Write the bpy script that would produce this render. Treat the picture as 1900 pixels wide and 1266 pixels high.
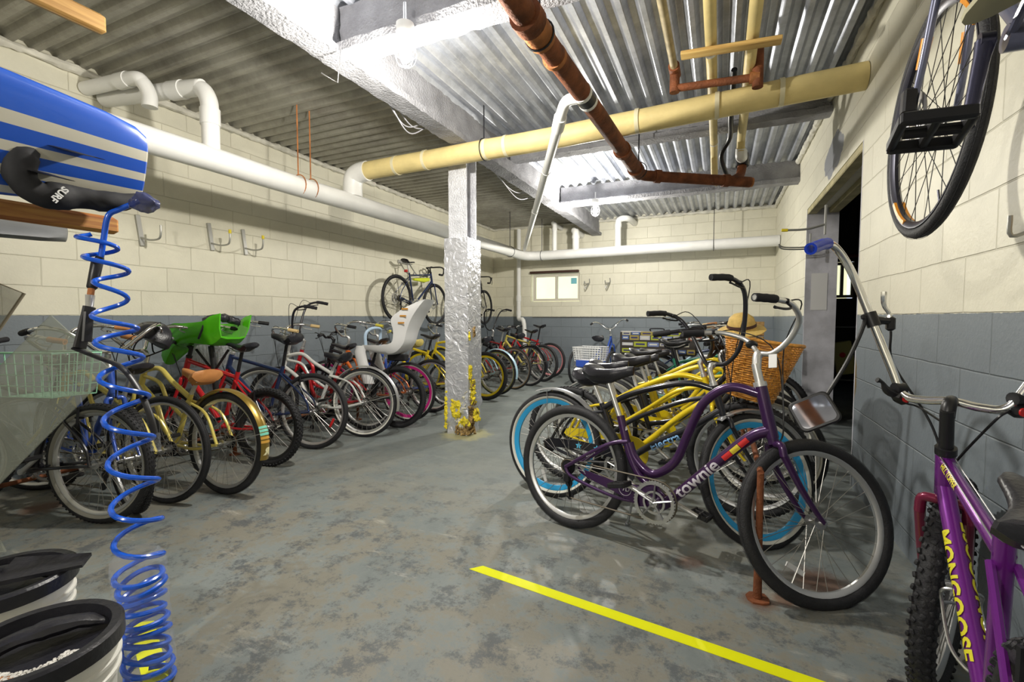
import bpy, bmesh, math, random
from mathutils import Vector, Matrix, noise
PI = math.pi
for o in list(bpy.data.objects):
    bpy.data.objects.remove(o)
sc = bpy.context.scene
COL = sc.collection

# ------------------------------------------------------------------ camera
F_PX = 857.5
cam_data = bpy.data.cameras.new('camera')
cam_data.sensor_width = 36.0
cam_data.lens = 36.0 * F_PX / 1900.0
cam_data.clip_start = 0.02
cam = bpy.data.objects.new('camera', cam_data)
COL.objects.link(cam)
fwd = Vector((-0.409, 0.911, -0.051)).normalized()
rgt = Vector((0.912, 0.409, 0.0)).normalized()
rgt = (rgt - fwd * rgt.dot(fwd)).normalized()
up = rgt.cross(fwd)
cam.matrix_world = Matrix(((rgt.x, up.x, -fwd.x, 0), (rgt.y, up.y, -fwd.y, 0), (rgt.z, up.z, -fwd.z, 1.16), (0, 0, 0, 1)))
sc.camera = cam

# ------------------------------------------------------------------ world, exposure
world = bpy.data.worlds.new('world')
sc.world = world
world.use_nodes = True
world.node_tree.nodes['Background'].inputs[0].default_value = (0.75, 0.85, 1.0, 1)
world.node_tree.nodes['Background'].inputs[1].default_value = 1.2
vs = sc.view_settings
vs.view_transform = 'Standard'
vs.look = 'None'
vs.gamma = 1.0
vs.exposure = 0.60
vs.use_curve_mapping = False

LAMP_POWER = 140.0
LAMPS = [(-1.63, 2.18, 2.63), (-1.63, 6.50, 2.66), (-1.63, -1.75, 2.63)]

# ------------------------------------------------------------------ materials
MATS = {}
def mat(name, col, rough=0.5, metal=0.0, noise_amt=0.0, scale=8.0, bump=0.0, bscale=60.0, coat=0.0, alpha=1.0, trans=0.0, ior=1.45, emit=None, estr=0.0, spec=0.5):
    if name in MATS: return MATS[name]
    m = bpy.data.materials.new(name); m.use_nodes = True
    nt = m.node_tree; N = nt.nodes; L = nt.links
    b = N['Principled BSDF']
    c = (col[0], col[1], col[2], 1)
    b.inputs['Base Color'].default_value = c
    b.inputs['Roughness'].default_value = rough
    b.inputs['Metallic'].default_value = metal
    b.inputs['Coat Weight'].default_value = coat
    b.inputs['Coat Roughness'].default_value = 0.12
    b.inputs['Alpha'].default_value = alpha
    b.inputs['Transmission Weight'].default_value = trans
    b.inputs['IOR'].default_value = ior
    b.inputs['Specular IOR Level'].default_value = spec
    if emit:
        b.inputs['Emission Color'].default_value = (*emit, 1)
        b.inputs['Emission Strength'].default_value = estr
    if noise_amt > 0 or bump > 0:
        tc = N.new('ShaderNodeTexCoord')
    if noise_amt > 0:
        n = N.new('ShaderNodeTexNoise'); n.inputs['Scale'].default_value = scale; n.inputs['Detail'].default_value = 6
        L.new(tc.outputs['Object'], n.inputs['Vector'])
        r = N.new('ShaderNodeMapRange'); r.inputs[1].default_value = 0.3; r.inputs[2].default_value = 0.7
        r.inputs[3].default_value = 1 - noise_amt; r.inputs[4].default_value = 1 + noise_amt
        L.new(n.outputs['Fac'], r.inputs[0])
        mx = N.new('ShaderNodeVectorMath'); mx.operation = 'SCALE'
        mx.inputs[0].default_value = col
        L.new(r.outputs[0], mx.inputs['Scale'])
        L.new(mx.outputs[0], b.inputs['Base Color'])
    if bump > 0:
        n2 = N.new('ShaderNodeTexNoise'); n2.inputs['Scale'].default_value = bscale; n2.inputs['Detail'].default_value = 4
        L.new(tc.outputs['Object'], n2.inputs['Vector'])
        bp = N.new('ShaderNodeBump'); bp.inputs['Strength'].default_value = bump; bp.inputs['Distance'].default_value = 0.01
        L.new(n2.outputs['Fac'], bp.inputs['Height'])
        L.new(bp.outputs[0], b.inputs['Normal'])
    MATS[name] = m
    return m

def block_wall(name, axis):
    """painted concrete block: cream above, grey below z = 1.182"""
    m = bpy.data.materials.new(name); m.use_nodes = True
    nt = m.node_tree; N = nt.nodes; L = nt.links; b = N['Principled BSDF']
    g = N.new('ShaderNodeNewGeometry')
    sp = N.new('ShaderNodeSeparateXYZ'); L.new(g.outputs['Position'], sp.inputs[0])
    sub = N.new('ShaderNodeMath'); sub.operation = 'SUBTRACT'; sub.inputs[1].default_value = 1.182 - 0.212 * 10
    L.new(sp.outputs['Z'], sub.inputs[0])
    cb = N.new('ShaderNodeCombineXYZ'); L.new(sp.outputs[axis], cb.inputs['X']); L.new(sub.outputs[0], cb.inputs['Y'])
    n0 = N.new('ShaderNodeTexNoise'); n0.inputs['Scale'].default_value = 3.0; n0.inputs['Detail'].default_value = 3
    L.new(g.outputs['Position'], n0.inputs['Vector'])
    off = N.new('ShaderNodeVectorMath'); off.operation = 'MULTIPLY_ADD'
    off.inputs[1].default_value = (0.012, 0.012, 0); L.new(n0.outputs['Color'], off.inputs[0]); L.new(cb.outputs[0], off.inputs[2])
    br = N.new('ShaderNodeTexBrick'); L.new(off.outputs[0], br.inputs['Vector'])
    br.inputs['Scale'].default_value = 1; br.inputs['Brick Width'].default_value = 0.424; br.inputs['Row Height'].default_value = 0.212
    br.inputs['Mortar Size'].default_value = 0.0045; br.inputs['Mortar Smooth'].default_value = 0.8
    br.inputs['Color1'].default_value = (1, 1, 1, 1); br.inputs['Color2'].default_value = (0.93, 0.93, 0.93, 1); br.inputs['Mortar'].default_value = (0.88, 0.87, 0.85, 1)
    cmpn = N.new('ShaderNodeMath'); cmpn.operation = 'GREATER_THAN'; cmpn.inputs[1].default_value = 1.182
    nz = N.new('ShaderNodeTexNoise'); nz.inputs['Scale'].default_value = 25; L.new(g.outputs['Position'], nz.inputs['Vector'])
    zz = N.new('ShaderNodeMath'); zz.operation = 'MULTIPLY_ADD'; zz.inputs[1].default_value = 0.012
    L.new(nz.outputs['Fac'], zz.inputs[0]); L.new(sp.outputs['Z'], zz.inputs[2]); L.new(zz.outputs[0], cmpn.inputs[0])
    mx = N.new('ShaderNodeMix'); mx.data_type = 'RGBA'
    mx.inputs[6].default_value = (0.20, 0.232, 0.262, 1); mx.inputs[7].default_value = (0.78, 0.75, 0.61, 1)
    L.new(cmpn.outputs[0], mx.inputs[0])
    mu = N.new('ShaderNodeMix'); mu.data_type = 'RGBA'; mu.blend_type = 'MULTIPLY'; mu.inputs[0].default_value = 1
    L.new(mx.outputs[2], mu.inputs[6]); L.new(br.outputs['Color'], mu.inputs[7])
    # scuffs and dirt
    n1 = N.new('ShaderNodeTexNoise'); n1.inputs['Scale'].default_value = 1.7; n1.inputs['Detail'].default_value = 8; n1.inputs['Roughness'].default_value = 0.7
    L.new(g.outputs['Position'], n1.inputs['Vector'])
    r1 = N.new('ShaderNodeMapRange'); r1.inputs[1].default_value = 0.3; r1.inputs[2].default_value = 0.75; r1.inputs[3].default_value = 0.88; r1.inputs[4].default_value = 1.06
    L.new(n1.outputs['Fac'], r1.inputs[0])
    sc1 = N.new('ShaderNodeVectorMath'); sc1.operation = 'SCALE'; L.new(mu.outputs[2], sc1.inputs[0]); L.new(r1.outputs[0], sc1.inputs['Scale'])
    last = sc1.outputs[0]
    if axis == 'Y':
        # bare grey plaster patch above the opening and worn render at its edge
        def blob(cy, cz, ry, rz):
            v = N.new('ShaderNodeVectorMath'); v.operation = 'SUBTRACT'; v.inputs[1].default_value = (0.85, cy, cz)
            L.new(g.outputs['Position'], v.inputs[0])
            w = N.new('ShaderNodeVectorMath'); w.operation = 'MULTIPLY'; w.inputs[1].default_value = (1.0, 1 / ry, 1 / rz); L.new(v.outputs[0], w.inputs[0])
            ln = N.new('ShaderNodeVectorMath'); ln.operation = 'LENGTH'; L.new(w.outputs[0], ln.inputs[0])
            a = N.new('ShaderNodeMath'); a.operation = 'MULTIPLY_ADD'; a.inputs[1].default_value = 0.9; L.new(nz2.outputs['Fac'], a.inputs[0]); L.new(ln.outputs['Value'], a.inputs[2])
            l = N.new('ShaderNodeMath'); l.operation = 'LESS_THAN'; l.inputs[1].default_value = 1.35; L.new(a.outputs[0], l.inputs[0])
            return l.outputs[0]
        nz2 = N.new('ShaderNodeTexNoise'); nz2.inputs['Scale'].default_value = 5; nz2.inputs['Detail'].default_value = 6; L.new(g.outputs['Position'], nz2.inputs['Vector'])
        for cy, cz, ry, rz, colr in ((4.75, 2.53, 0.38, 0.17, (0.27, 0.28, 0.31, 1)), (3.9, 0.75, 0.14, 0.22, (0.17, 0.12, 0.05, 1))):
            mm = N.new('ShaderNodeMix'); mm.data_type = 'RGBA'; mm.inputs[7].default_value = colr
            L.new(last, mm.inputs[6]); L.new(blob(cy, cz, ry, rz), mm.inputs[0]); last = mm.outputs[2]
    L.new(last, b.inputs['Base Color'])
    b.inputs['Roughness'].default_value = 0.48
    # bump
    inv = N.new('ShaderNodeMath'); inv.operation = 'MULTIPLY'; inv.inputs[1].default_value = -1.0; L.new(br.outputs['Fac'], inv.inputs[0])
    n3 = N.new('ShaderNodeTexNoise'); n3.inputs['Scale'].default_value = 70; n3.inputs['Detail'].default_value = 5; L.new(g.outputs['Position'], n3.inputs['Vector'])
    ad = N.new('ShaderNodeMath'); ad.operation = 'MULTIPLY_ADD'; ad.inputs[1].default_value = 0.35
    L.new(n3.outputs['Fac'], ad.inputs[0]); L.new(inv.outputs[0], ad.inputs[2])
    bp = N.new('ShaderNodeBump'); bp.inputs['Strength'].default_value = 0.7; bp.inputs['Distance'].default_value = 0.006
    L.new(ad.outputs[0], bp.inputs['Height']); L.new(bp.outputs[0], b.inputs['Normal'])
    return m

def floor_mat():
    m = bpy.data.materials.new('worn_concrete'); m.use_nodes = True
    nt = m.node_tree; N = nt.nodes; L = nt.links; b = N['Principled BSDF']
    g = N.new('ShaderNodeNewGeometry')
    def ns(scale, det=8, rough=0.65, stretch=None):
        n = N.new('ShaderNodeTexNoise'); n.inputs['Scale'].default_value = scale; n.inputs['Detail'].default_value = det; n.inputs['Roughness'].default_value = rough
        if stretch:
            v = N.new('ShaderNodeMapping'); v.inputs['Scale'].default_value = stretch; v.inputs['Rotation'].default_value = (0, 0, 0.5)
            L.new(g.outputs['Position'], v.inputs[0]); L.new(v.outputs[0], n.inputs['Vector'])
        else: L.new(g.outputs['Position'], n.inputs['Vector'])
        return n.outputs['Fac']
    def rng(s, a, c, lo=0, hi=1):
        r = N.new('ShaderNodeMapRange'); r.inputs[1].default_value = a; r.inputs[2].default_value = c; r.inputs[3].default_value = lo; r.inputs[4].default_value = hi
        L.new(s, r.inputs[0]); return r.outputs[0]
    def mix(a, c, f):
        x = N.new('ShaderNodeMix'); x.data_type = 'RGBA'
        for i, s in ((6, a), (7, c)):
            if isinstance(s, tuple): x.inputs[i].default_value = s
            else: L.new(s, x.inputs[i])
        L.new(f, x.inputs[0]); return x.outputs[2]
    base = mix((0.155, 0.178, 0.178, 1), (0.25, 0.278, 0.272, 1), rng(ns(1.3, 10, .7), 0.35, 0.65))
    sp = N.new('ShaderNodeSeparateXYZ'); L.new(g.outputs['Position'], sp.inputs[0])
    near = rng(sp.outputs['Y'], 3.6, 1.9)               # the paint is worn off towards the front of the room
    w = N.new('ShaderNodeMath'); w.operation = 'MULTIPLY'; L.new(rng(ns(2.6, 14, 0.8), 0.46, 0.53, 0, .95), w.inputs[0]); L.new(near, w.inputs[1])
    base = mix(base, (0.215, 0.205, 0.168, 1), w.outputs[0])
    w2 = N.new('ShaderNodeMath'); w2.operation = 'MULTIPLY'; L.new(rng(ns(6, 14, 0.85), 0.51, 0.57, 0, .9), w2.inputs[0]); L.new(near, w2.inputs[1])
    base = mix(base, (0.09, 0.10, 0.108, 1), w2.outputs[0])
    w3 = N.new('ShaderNodeMath'); w3.operation = 'MULTIPLY'; L.new(rng(ns(3.0, 9, 0.7, (1, 3, 1)), 0.60, 0.70, 0, 0.55), w3.inputs[0]); L.new(near, w3.inputs[1])
    base = mix(base, (0.48, 0.46, 0.40, 1), w3.outputs[0])
    # rust on the floor round the rack feet
    for cx, cy, r in ((0.17, 2.08, 0.07), (0.42, 2.35, 0.13), (0.27, 2.14, 0.06), (-0.1, 2.3, 0.07), (-3.75, 1.35, 0.12)):
        v = N.new('ShaderNodeVectorMath'); v.operation = 'DISTANCE'; v.inputs[1].default_value = (cx, cy, 0); L.new(g.outputs['Position'], v.inputs[0])
        a = N.new('ShaderNodeMath'); a.operation = 'MULTIPLY_ADD'; a.inputs[1].default_value = r * 1.6
        L.new(ns(14, 8, 0.7), a.inputs[0]); L.new(v.outputs['Value'], a.inputs[2])
        base = mix(base, (0.14, 0.06, 0.03, 1), rng(a.outputs[0], r * 1.9, r * 1.3, 0, 0.75))
    # yellow foam dust round the wrapped column
    v = N.new('ShaderNodeVectorMath'); v.operation = 'DISTANCE'; v.inputs[1].default_value = (-2.28, 3.95, 0); L.new(g.outputs['Position'], v.inputs[0])
    a = N.new('ShaderNodeMath'); a.operation = 'MULTIPLY_ADD'; a.inputs[1].default_value = 0.35; L.new(ns(12), a.inputs[0]); L.new(v.outputs['Value'], a.inputs[2])
    base = mix(base, (0.50, 0.46, 0.20, 1), rng(a.outputs[0], 0.46, 0.34, 0, 0.6))
    L.new(base, b.inputs['Base Color'])
    L.new(rng(ns(4), 0.3, 0.7, 0.38, 0.6), b.inputs['Roughness'])
    bp = N.new('ShaderNodeBump'); bp.inputs['Strength'].default_value = 0.35; bp.inputs['Distance'].default_value = 0.006
    L.new(ns(30, 8), bp.inputs['Height']); L.new(bp.outputs[0], b.inputs['Normal'])
    return m

def deck_mat(name, col, metal, rough, stain):
    m = bpy.data.materials.new(name); m.use_nodes = True
    nt = m.node_tree; N = nt.nodes; L = nt.links; b = N['Principled BSDF']
    g = N.new('ShaderNodeNewGeometry')
    n = N.new('ShaderNodeTexNoise'); n.inputs['Scale'].default_value = 2.2; n.inputs['Detail'].default_value = 10; n.inputs['Roughness'].default_value = 0.75
    L.new(g.outputs['Position'], n.inputs['Vector'])
    cr = N.new('ShaderNodeValToRGB')
    cr.color_ramp.elements[0].position = 0.33; cr.color_ramp.elements[0].color = (*stain, 1)
    cr.color_ramp.elements[1].position = 0.62; cr.color_ramp.elements[1].color = (*col, 1)
    L.new(n.outputs['Fac'], cr.inputs[0]); L.new(cr.outputs[0], b.inputs['Base Color'])
    b.inputs['Metallic'].default_value = metal; b.inputs['Roughness'].default_value = rough
    n2 = N.new('ShaderNodeTexNoise'); n2.inputs['Scale'].default_value = 90; L.new(g.outputs['Position'], n2.inputs['Vector'])
    bp = N.new('ShaderNodeBump'); bp.inputs['Strength'].default_value = 0.15; bp.inputs['Distance'].default_value = 0.004
    L.new(n2.outputs['Fac'], bp.inputs['Height']); L.new(bp.outputs[0], b.inputs['Normal'])
    return m

def foil_mat():
    m = bpy.data.materials.new('wrinkled_foil'); m.use_nodes = True
    nt = m.node_tree; N = nt.nodes; L = nt.links; b = N['Principled BSDF']
    g = N.new('ShaderNodeNewGeometry')
    n = N.new('ShaderNodeTexNoise'); n.inputs['Scale'].default_value = 11; n.inputs['Detail'].default_value = 10; n.inputs['Distortion'].default_value = 1.6
    L.new(g.outputs['Position'], n.inputs['Vector'])
    b.inputs['Base Color'].default_value = (0.72, 0.73, 0.79, 1); b.inputs['Metallic'].default_value = 0.6; b.inputs['Roughness'].default_value = 0.34
    bp = N.new('ShaderNodeBump'); bp.inputs['Strength'].default_value = 0.9; bp.inputs['Distance'].default_value = 0.02
    L.new(n.outputs['Fac'], bp.inputs['Height']); L.new(bp.outputs[0], b.inputs['Normal'])
    return m

def wood_mat(name, c1, c2, scale=(1, 14, 14)):
    m = bpy.data.materials.new(name); m.use_nodes = True
    nt = m.node_tree; N = nt.nodes; L = nt.links; b = N['Principled BSDF']
    tc = N.new('ShaderNodeTexCoord'); mp = N.new('ShaderNodeMapping'); mp.inputs['Scale'].default_value = scale
    L.new(tc.outputs['Object'], mp.inputs[0])
    n = N.new('ShaderNodeTexNoise'); n.inputs['Scale'].default_value = 4; n.inputs['Detail'].default_value = 6; n.inputs['Distortion'].default_value = 0.6
    L.new(mp.outputs[0], n.inputs['Vector'])
    cr = N.new('ShaderNodeValToRGB'); cr.color_ramp.elements[0].position = 0.35; cr.color_ramp.elements[0].color = (*c1, 1)
    cr.color_ramp.elements[1].position = 0.65; cr.color_ramp.elements[1].color = (*c2, 1)
    L.new(n.outputs['Fac'], cr.inputs[0]); L.new(cr.outputs[0], b.inputs['Base Color']); b.inputs['Roughness'].default_value = 0.5
    return m

M_left = block_wall('block_wall_paint_left', 'Y')
M_back = block_wall('block_wall_paint_back', 'X')
M_floor = floor_mat()
M_deckR = deck_mat('galvanised_deck', (0.62, 0.65, 0.72), 0.6, 0.36, (0.30, 0.32, 0.37))
M_deckL = deck_mat('dull_deck', (0.40, 0.39, 0.34), 0.45, 0.5, (0.23, 0.22, 0.19))
M_foil = foil_mat()
M_fire = mat('sprayed_fireproofing', (0.62, 0.62, 0.64), 0.85, 0.0, 0.28, 9, 1.0, 55)
M_white = mat('white_pvc', (0.86, 0.86, 0.84), 0.4, 0, 0.04, 5)
M_yellow_ins = mat('yellowed_insulation', (0.74, 0.60, 0.27), 0.55, 0, 0.12, 5, 0.4, 14)
M_rust = mat('rusty_iron', (0.20, 0.065, 0.025), 0.75, 0.1, 0.5, 9, 0.6, 60)
M_rustlight = mat('orange_rusty_iron', (0.42, 0.16, 0.05), 0.7, 0.1, 0.45, 8, 0.6, 50)
M_black = mat('black_plastic', (0.012, 0.012, 0.014), 0.38)
M_rubber = mat('tyre_rubber', (0.018, 0.018, 0.021), 0.62, 0, 0.2, 30, 0.3, 200)
M_chrome = mat('chrome', (0.78, 0.78, 0.78), 0.16, 1.0)
M_steel = mat('brushed_steel', (0.55, 0.55, 0.56), 0.34, 1.0)
M_alu = mat('satin_aluminium', (0.68, 0.68, 0.68), 0.38, 0.85)
M_dark = mat('dark_metal', (0.03, 0.03, 0.035), 0.4, 0.6)
M_spoke = mat('spoke_steel', (0.34, 0.33, 0.31), 0.35, 0.9)
M_blackspoke = mat('black_spoke', (0.05, 0.05, 0.05), 0.4, 0.6)
M_wire = mat('grey_wire', (0.5, 0.5, 0.55), 0.5)
M_wood = wood_mat('yellow_pine', (0.34, 0.18, 0.05), (0.52, 0.31, 0.10), (14, 1, 14))
M_wood2 = wood_mat('varnished_pine', (0.30, 0.10, 0.025), (0.52, 0.26, 0.06), (14, 1, 14))
M_leather = mat('black_leather', (0.020, 0.020, 0.026), 0.34, 0, 0.15, 20, 0.15, 120)
M_tan = mat('tan_leather', (0.52, 0.22, 0.07), 0.5, 0, 0.1, 10)
M_tanw = mat('weathered_tan_grip', (0.62, 0.45, 0.22), 0.6)
M_glass = mat('window_glass', (0.9, 0.95, 0.95), 0.05, 0, trans=1.0, ior=1.45)
M_reflector = mat('clear_reflector', (0.75, 0.75, 0.75), 0.25, 0.3)
M_redref = mat('red_reflector', (0.55, 0.02, 0.02), 0.25)

# ------------------------------------------------------------------ mesh builder
class MB:
    def __init__(s): s.v = []; s.f = []; s.m = []; s.mi = 0
    def add(s, vs, fs, T=None):
        n = len(s.v)
        s.v += [tuple(T @ Vector(p)) for p in vs] if T else [tuple(p) for p in vs]
        s.f += [tuple(i + n for i in f) for f in fs]; s.m += [s.mi] * len(fs)
        return s
    def box(s, c, d, T=None, bev=0.0):
        x, y, z = d[0] / 2, d[1] / 2, d[2] / 2
        if bev <= 0:
            vs = [(c[0] + i * x, c[1] + j * y, c[2] + k * z) for i in (-1, 1) for j in (-1, 1) for k in (-1, 1)]
            return s.add(vs, [(0, 1, 3, 2), (4, 6, 7, 5), (0, 4, 5, 1), (2, 3, 7, 6), (0, 2, 6, 4), (1, 5, 7, 3)], T)
        b = min(bev, x * .9, y * .9, z * .9)
        rings = []
        for zz, q in ((-z, b), (-z + b, 0), (z - b, 0), (z, b)):
            X, Y = x - q, y - q
            cc = b * .7
            rings.append([(c[0] + a, c[1] + e, c[2] + zz) for a, e in ((-X + cc, -Y), (X - cc, -Y), (X, -Y + cc), (X, Y - cc), (X - cc, Y), (-X + cc, Y), (-X, Y - cc), (-X, -Y + cc))])
        return s.loft(rings, T=T)
    def loft(s, rings, closed=True, cap=True, T=None, loop=False):
        n = len(rings[0]); vs = [p for r in rings for p in r]; fs = []
        R = len(rings)
        for i in range(R if loop else R - 1):
            a = i * n; b = ((i + 1) % R) * n
            for j in range(n if closed else n - 1):
                k = (j + 1) % n
                fs.append((a + j, a + k, b + k, b + j))
        if cap and closed and not loop:
            fs.append(tuple(range(n - 1, -1, -1))); fs.append(tuple((R - 1) * n + j for j in range(n)))
        return s.add(vs, fs, T)
    def tube(s, pts, r, seg=8, closed=False, cap=True, T=None, flat=None):
        P = [Vector(p) for p in pts]; n = len(P)
        if n < 2: return s
        rad = r if isinstance(r, (list, tuple)) else [r] * n
        rings = []; nrm = None
        for i in range(n):
            if closed: t = P[(i + 1) % n] - P[i - 1]
            else: t = P[min(i + 1, n - 1)] - P[max(i - 1, 0)]
            t = t.normalized() if t.length > 1e-9 else Vector((0, 0, 1))
            if nrm is None:
                h = Vector((0, 0, 1)) if abs(t.z) < 0.9 else Vector((1, 0, 0))
                nrm = t.cross(h).normalized()
            nrm = (nrm - t * nrm.dot(t))
            nrm = nrm.normalized() if nrm.length > 1e-6 else t.orthogonal().normalized()
            bn = t.cross(nrm)
            fx, fy = flat if flat else (1, 1)
            rings.append([P[i] + nrm * (math.cos(2 * PI * j / seg) * rad[i] * fx) + bn * (math.sin(2 * PI * j / seg) * rad[i] * fy) for j in range(seg)])
        return s.loft(rings, cap=cap, T=T, loop=closed)
    def lathe(s, prof, seg=32, T=None, closed=True, ph=0.0):
        """profile of (radius, y) turned about the y axis"""
        n = len(prof); rings = []
        for i in range(seg):
            a = 2 * PI * i / seg + ph
            rings.append([(q[0] * math.cos(a), q[1], q[0] * math.sin(a)) for q in prof])
        return s.loft(rings, closed=closed, cap=False, T=T, loop=True)
    def disc(s, r, y0, y1, seg=24, T=None):
        return s.tube([(0, y0, 0), (0, y1, 0)], r, seg, T=T)
    def ball(s, c, r, seg=12, T=None):
        rings = []
        rr = r if isinstance(r, (tuple, list)) else (r, r, r)
        h = seg // 2
        for i in range(1, h):
            a = PI * i / h
            rings.append([(c[0] + rr[0] * math.sin(a) * math.cos(2 * PI * j / seg), c[1] + rr[1] * math.sin(a) * math.sin(2 * PI * j / seg), c[2] - rr[2] * math.cos(a)) for j in range(seg)])
        return s.loft(rings, T=T)
    def mesh(s, name, mats, smooth=True):
        me = bpy.data.meshes.new(name)
        me.from_pydata(s.v, [], s.f); me.validate(); me.update()
        for m in (mats if isinstance(mats, (list, tuple)) else [mats]): me.materials.append(m)
        if any(s.m): me.polygons.foreach_set('material_index', s.m[:len(me.polygons)])
        if smooth:
            me.polygons.foreach_set('use_smooth', [True] * len(me.polygons))
            try: me.set_sharp_from_angle(angle=math.radians(38))
            except Exception: pass
        return me
    def build(s, name, mats, parent=None, smooth=True, M=None, rec=False):
        me = s.mesh(name, mats, smooth)
        return link(name, me, parent, M)

def link(name, me, parent=None, M=None):
    o = bpy.data.objects.new(name, me); COL.objects.link(o)
    if parent: o.parent = parent
    if M is not None: o.matrix_local = M
    return o
def tag(o, label, cat, group=None, kind=None):
    o['label'] = label; o['category'] = cat
    if group: o['group'] = group
    if kind: o['kind'] = kind
    return o
def struct(o): o['kind'] = 'structure'; return o
def empty(name, M, label, cat, group=None):
    o = bpy.data.objects.new(name, None); COL.objects.link(o); o.empty_display_size = 0.1
    o.matrix_world = M; return tag(o, label, cat, group)
def T3(x, y, z): return Matrix.Translation((x, y, z))
def RX(a): return Matrix.Rotation(a, 4, 'X')
def RY(a): return Matrix.Rotation(a, 4, 'Y')
def RZ(a): return Matrix.Rotation(a, 4, 'Z')
def spline(pts, n=6, closed=False):
    P = [Vector(p) for p in pts]; out = []; N_ = len(P)
    for i in range(N_ if closed else N_ - 1):
        p0 = P[i - 1] if (closed or i > 0) else P[0] * 2 - P[1]
        p1 = P[i]; p2 = P[(i + 1) % N_]
        p3 = P[(i + 2) % N_] if (closed or i + 2 < N_) else P[-1] * 2 - P[-2]
        for k in range(n):
            t = k / n
            out.append(0.5 * ((2 * p1) + (p2 - p0) * t + (2 * p0 - 5 * p1 + 4 * p2 - p3) * t * t + (3 * p1 - p0 - 3 * p2 + p3) * t ** 3))
    if not closed: out.append(P[-1])
    return out
def text_mesh(txt, size, bold=0.0, ext=0.0):
    cu = bpy.data.curves.new('text', 'FONT'); cu.body = txt; cu.size = size; cu.offset = bold; cu.extrude = ext; cu.resolution_u = 3
    o = bpy.data.objects.new('text', cu); COL.objects.link(o)
    dg = bpy.context.evaluated_depsgraph_get(); dg.update()
    me = o.evaluated_get(dg).to_mesh()
    bm = bmesh.new(); bm.from_mesh(me)
    ys = [v.co.y for v in bm.verts]; y = min(ys); st = size / 11
    while y < max(ys):          # slice the letters so they can wrap round a tube
        bmesh.ops.bisect_plane(bm, geom=bm.verts[:] + bm.edges[:] + bm.faces[:], plane_co=(0, y, 0), plane_no=(0, 1, 0)); y += st
    bm.verts.index_update()
    vs = [tuple(v.co) for v in bm.verts]; fs = [tuple(v.index for v in p.verts) for p in bm.faces]; bm.free()
    o.evaluated_get(dg).to_mesh_clear()
    bpy.data.objects.remove(o); bpy.data.curves.remove(cu)
    return vs, fs
def text_flat(mb, txt, size, M, bold=0.0, ext=0.0008):
    vs, fs = text_mesh(txt, size, bold, ext); mb.add(vs, fs, M)
def text_on_tube(mb, txt, size, a, b, r, side, start=0.05, bold=0.0, stretch=1.0):
    """letters laid on the surface of the tube a-b, on the side that faces 'side'"""
    vs, fs = text_mesh(txt, size, bold)
    a = Vector(a); b = Vector(b); t = (b - a).normalized(); s = Vector(side); s = (s - t * s.dot(t)).normalized(); u = s.cross(t)
    h = size * 0.36
    out = []
    for v in vs:
        ang = (v[1] - h) / r
        d = s * math.cos(ang) + u * math.sin(ang)
        out.append(a + t * (start + v[0] * stretch) + d * (r + 0.0012))
    mb.add(out, fs)

# ------------------------------------------------------------------ room shell
XL, XR, YB, YF, ZC = -4.53, 0.85, 9.10, -3.6, 3.11
WT = 0.29
DY0, DY1, DZ = 3.82, 6.0, 2.34      # the opening in the right wall
struct(MB().box(((XL + 4.6) / 2, (YF + 10.5) / 2 - .3, -0.05), (4.6 - XL + .6, 10.5 - YF, 0.1)).build('floor', M_floor, smooth=False))
struct(MB().box((XL - .1, (YF + YB) / 2, 1.6), (.2, YB - YF + .4, 3.2)).build('wall_left', M_left, smooth=False))
wx0, wx1, wz0, wz1 = -3.66, -2.59, 1.49, 2.065
b = MB()
b.box(((XL + wx0) / 2, YB + .1, 1.6), (wx0 - XL, .2, 3.2)); b.box(((wx1 + XR + WT) / 2, YB + .1, 1.6), (XR + WT - wx1, .2, 3.2))
b.box(((wx0 + wx1) / 2, YB + .1, wz0 / 2), (wx1 - wx0, .2, wz0)); b.box(((wx0 + wx1) / 2, YB + .1, (3.2 + wz1) / 2), (wx1 - wx0, .2, 3.2 - wz1))
struct(b.build('wall_back', M_back, smooth=False))
b = MB()
b.box((XR + WT / 2, (YF + DY0) / 2, 1.6), (WT, DY0 - YF, 3.2)); b.box((XR + WT / 2, (DY1 + YB) / 2, 1.6), (WT, YB - DY1, 3.2))
b.box((XR + WT / 2, (DY0 + DY1) / 2, (DZ + 3.2) / 2), (WT, DY1 - DY0, 3.2 - DZ))
struct(b.build('wall_right', block_wall('block_wall_paint_right', 'Y'), smooth=False))
struct(MB().box(((XL + XR) / 2, YF - .1, 1.6), (XR - XL + .6, .2, 3.2)).build('wall_front', M_back, smooth=False))
struct(MB().box(((XL + XR) / 2, YB - .045, .06), (XR - XL, .09, .12), bev=.01).build('trim_1', mat('grey_paint', (0.27, 0.30, 0.31), 0.5, 0, .12, 6), smooth=False))
# bare concrete faces of the opening and the lintel boards
M_conc = mat('bare_concrete', (0.60, 0.60, 0.66), 0.75, 0, 0.28, 4, 0.5, 30)
b = MB(); b.box((XR + WT / 2, DY1 - .006, DZ / 2), (WT + .004, .012, DZ)); b.box((XR + WT / 2, DY0 + .006, DZ / 2), (WT + .004, .012, DZ))
struct(b.build('trim_2', M_conc, smooth=False))
b = MB()
for x in (XR + .045, XR + .245): b.box((x, (DY0 + DY1) / 2, DZ - .03), (.09, DY1 - DY0 - .03, .055), bev=.006)
struct(b.build('trim_3', mat('old_lintel_board', (0.42, 0.37, 0.20), 0.7, 0, .3, 6), smooth=False))
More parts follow.
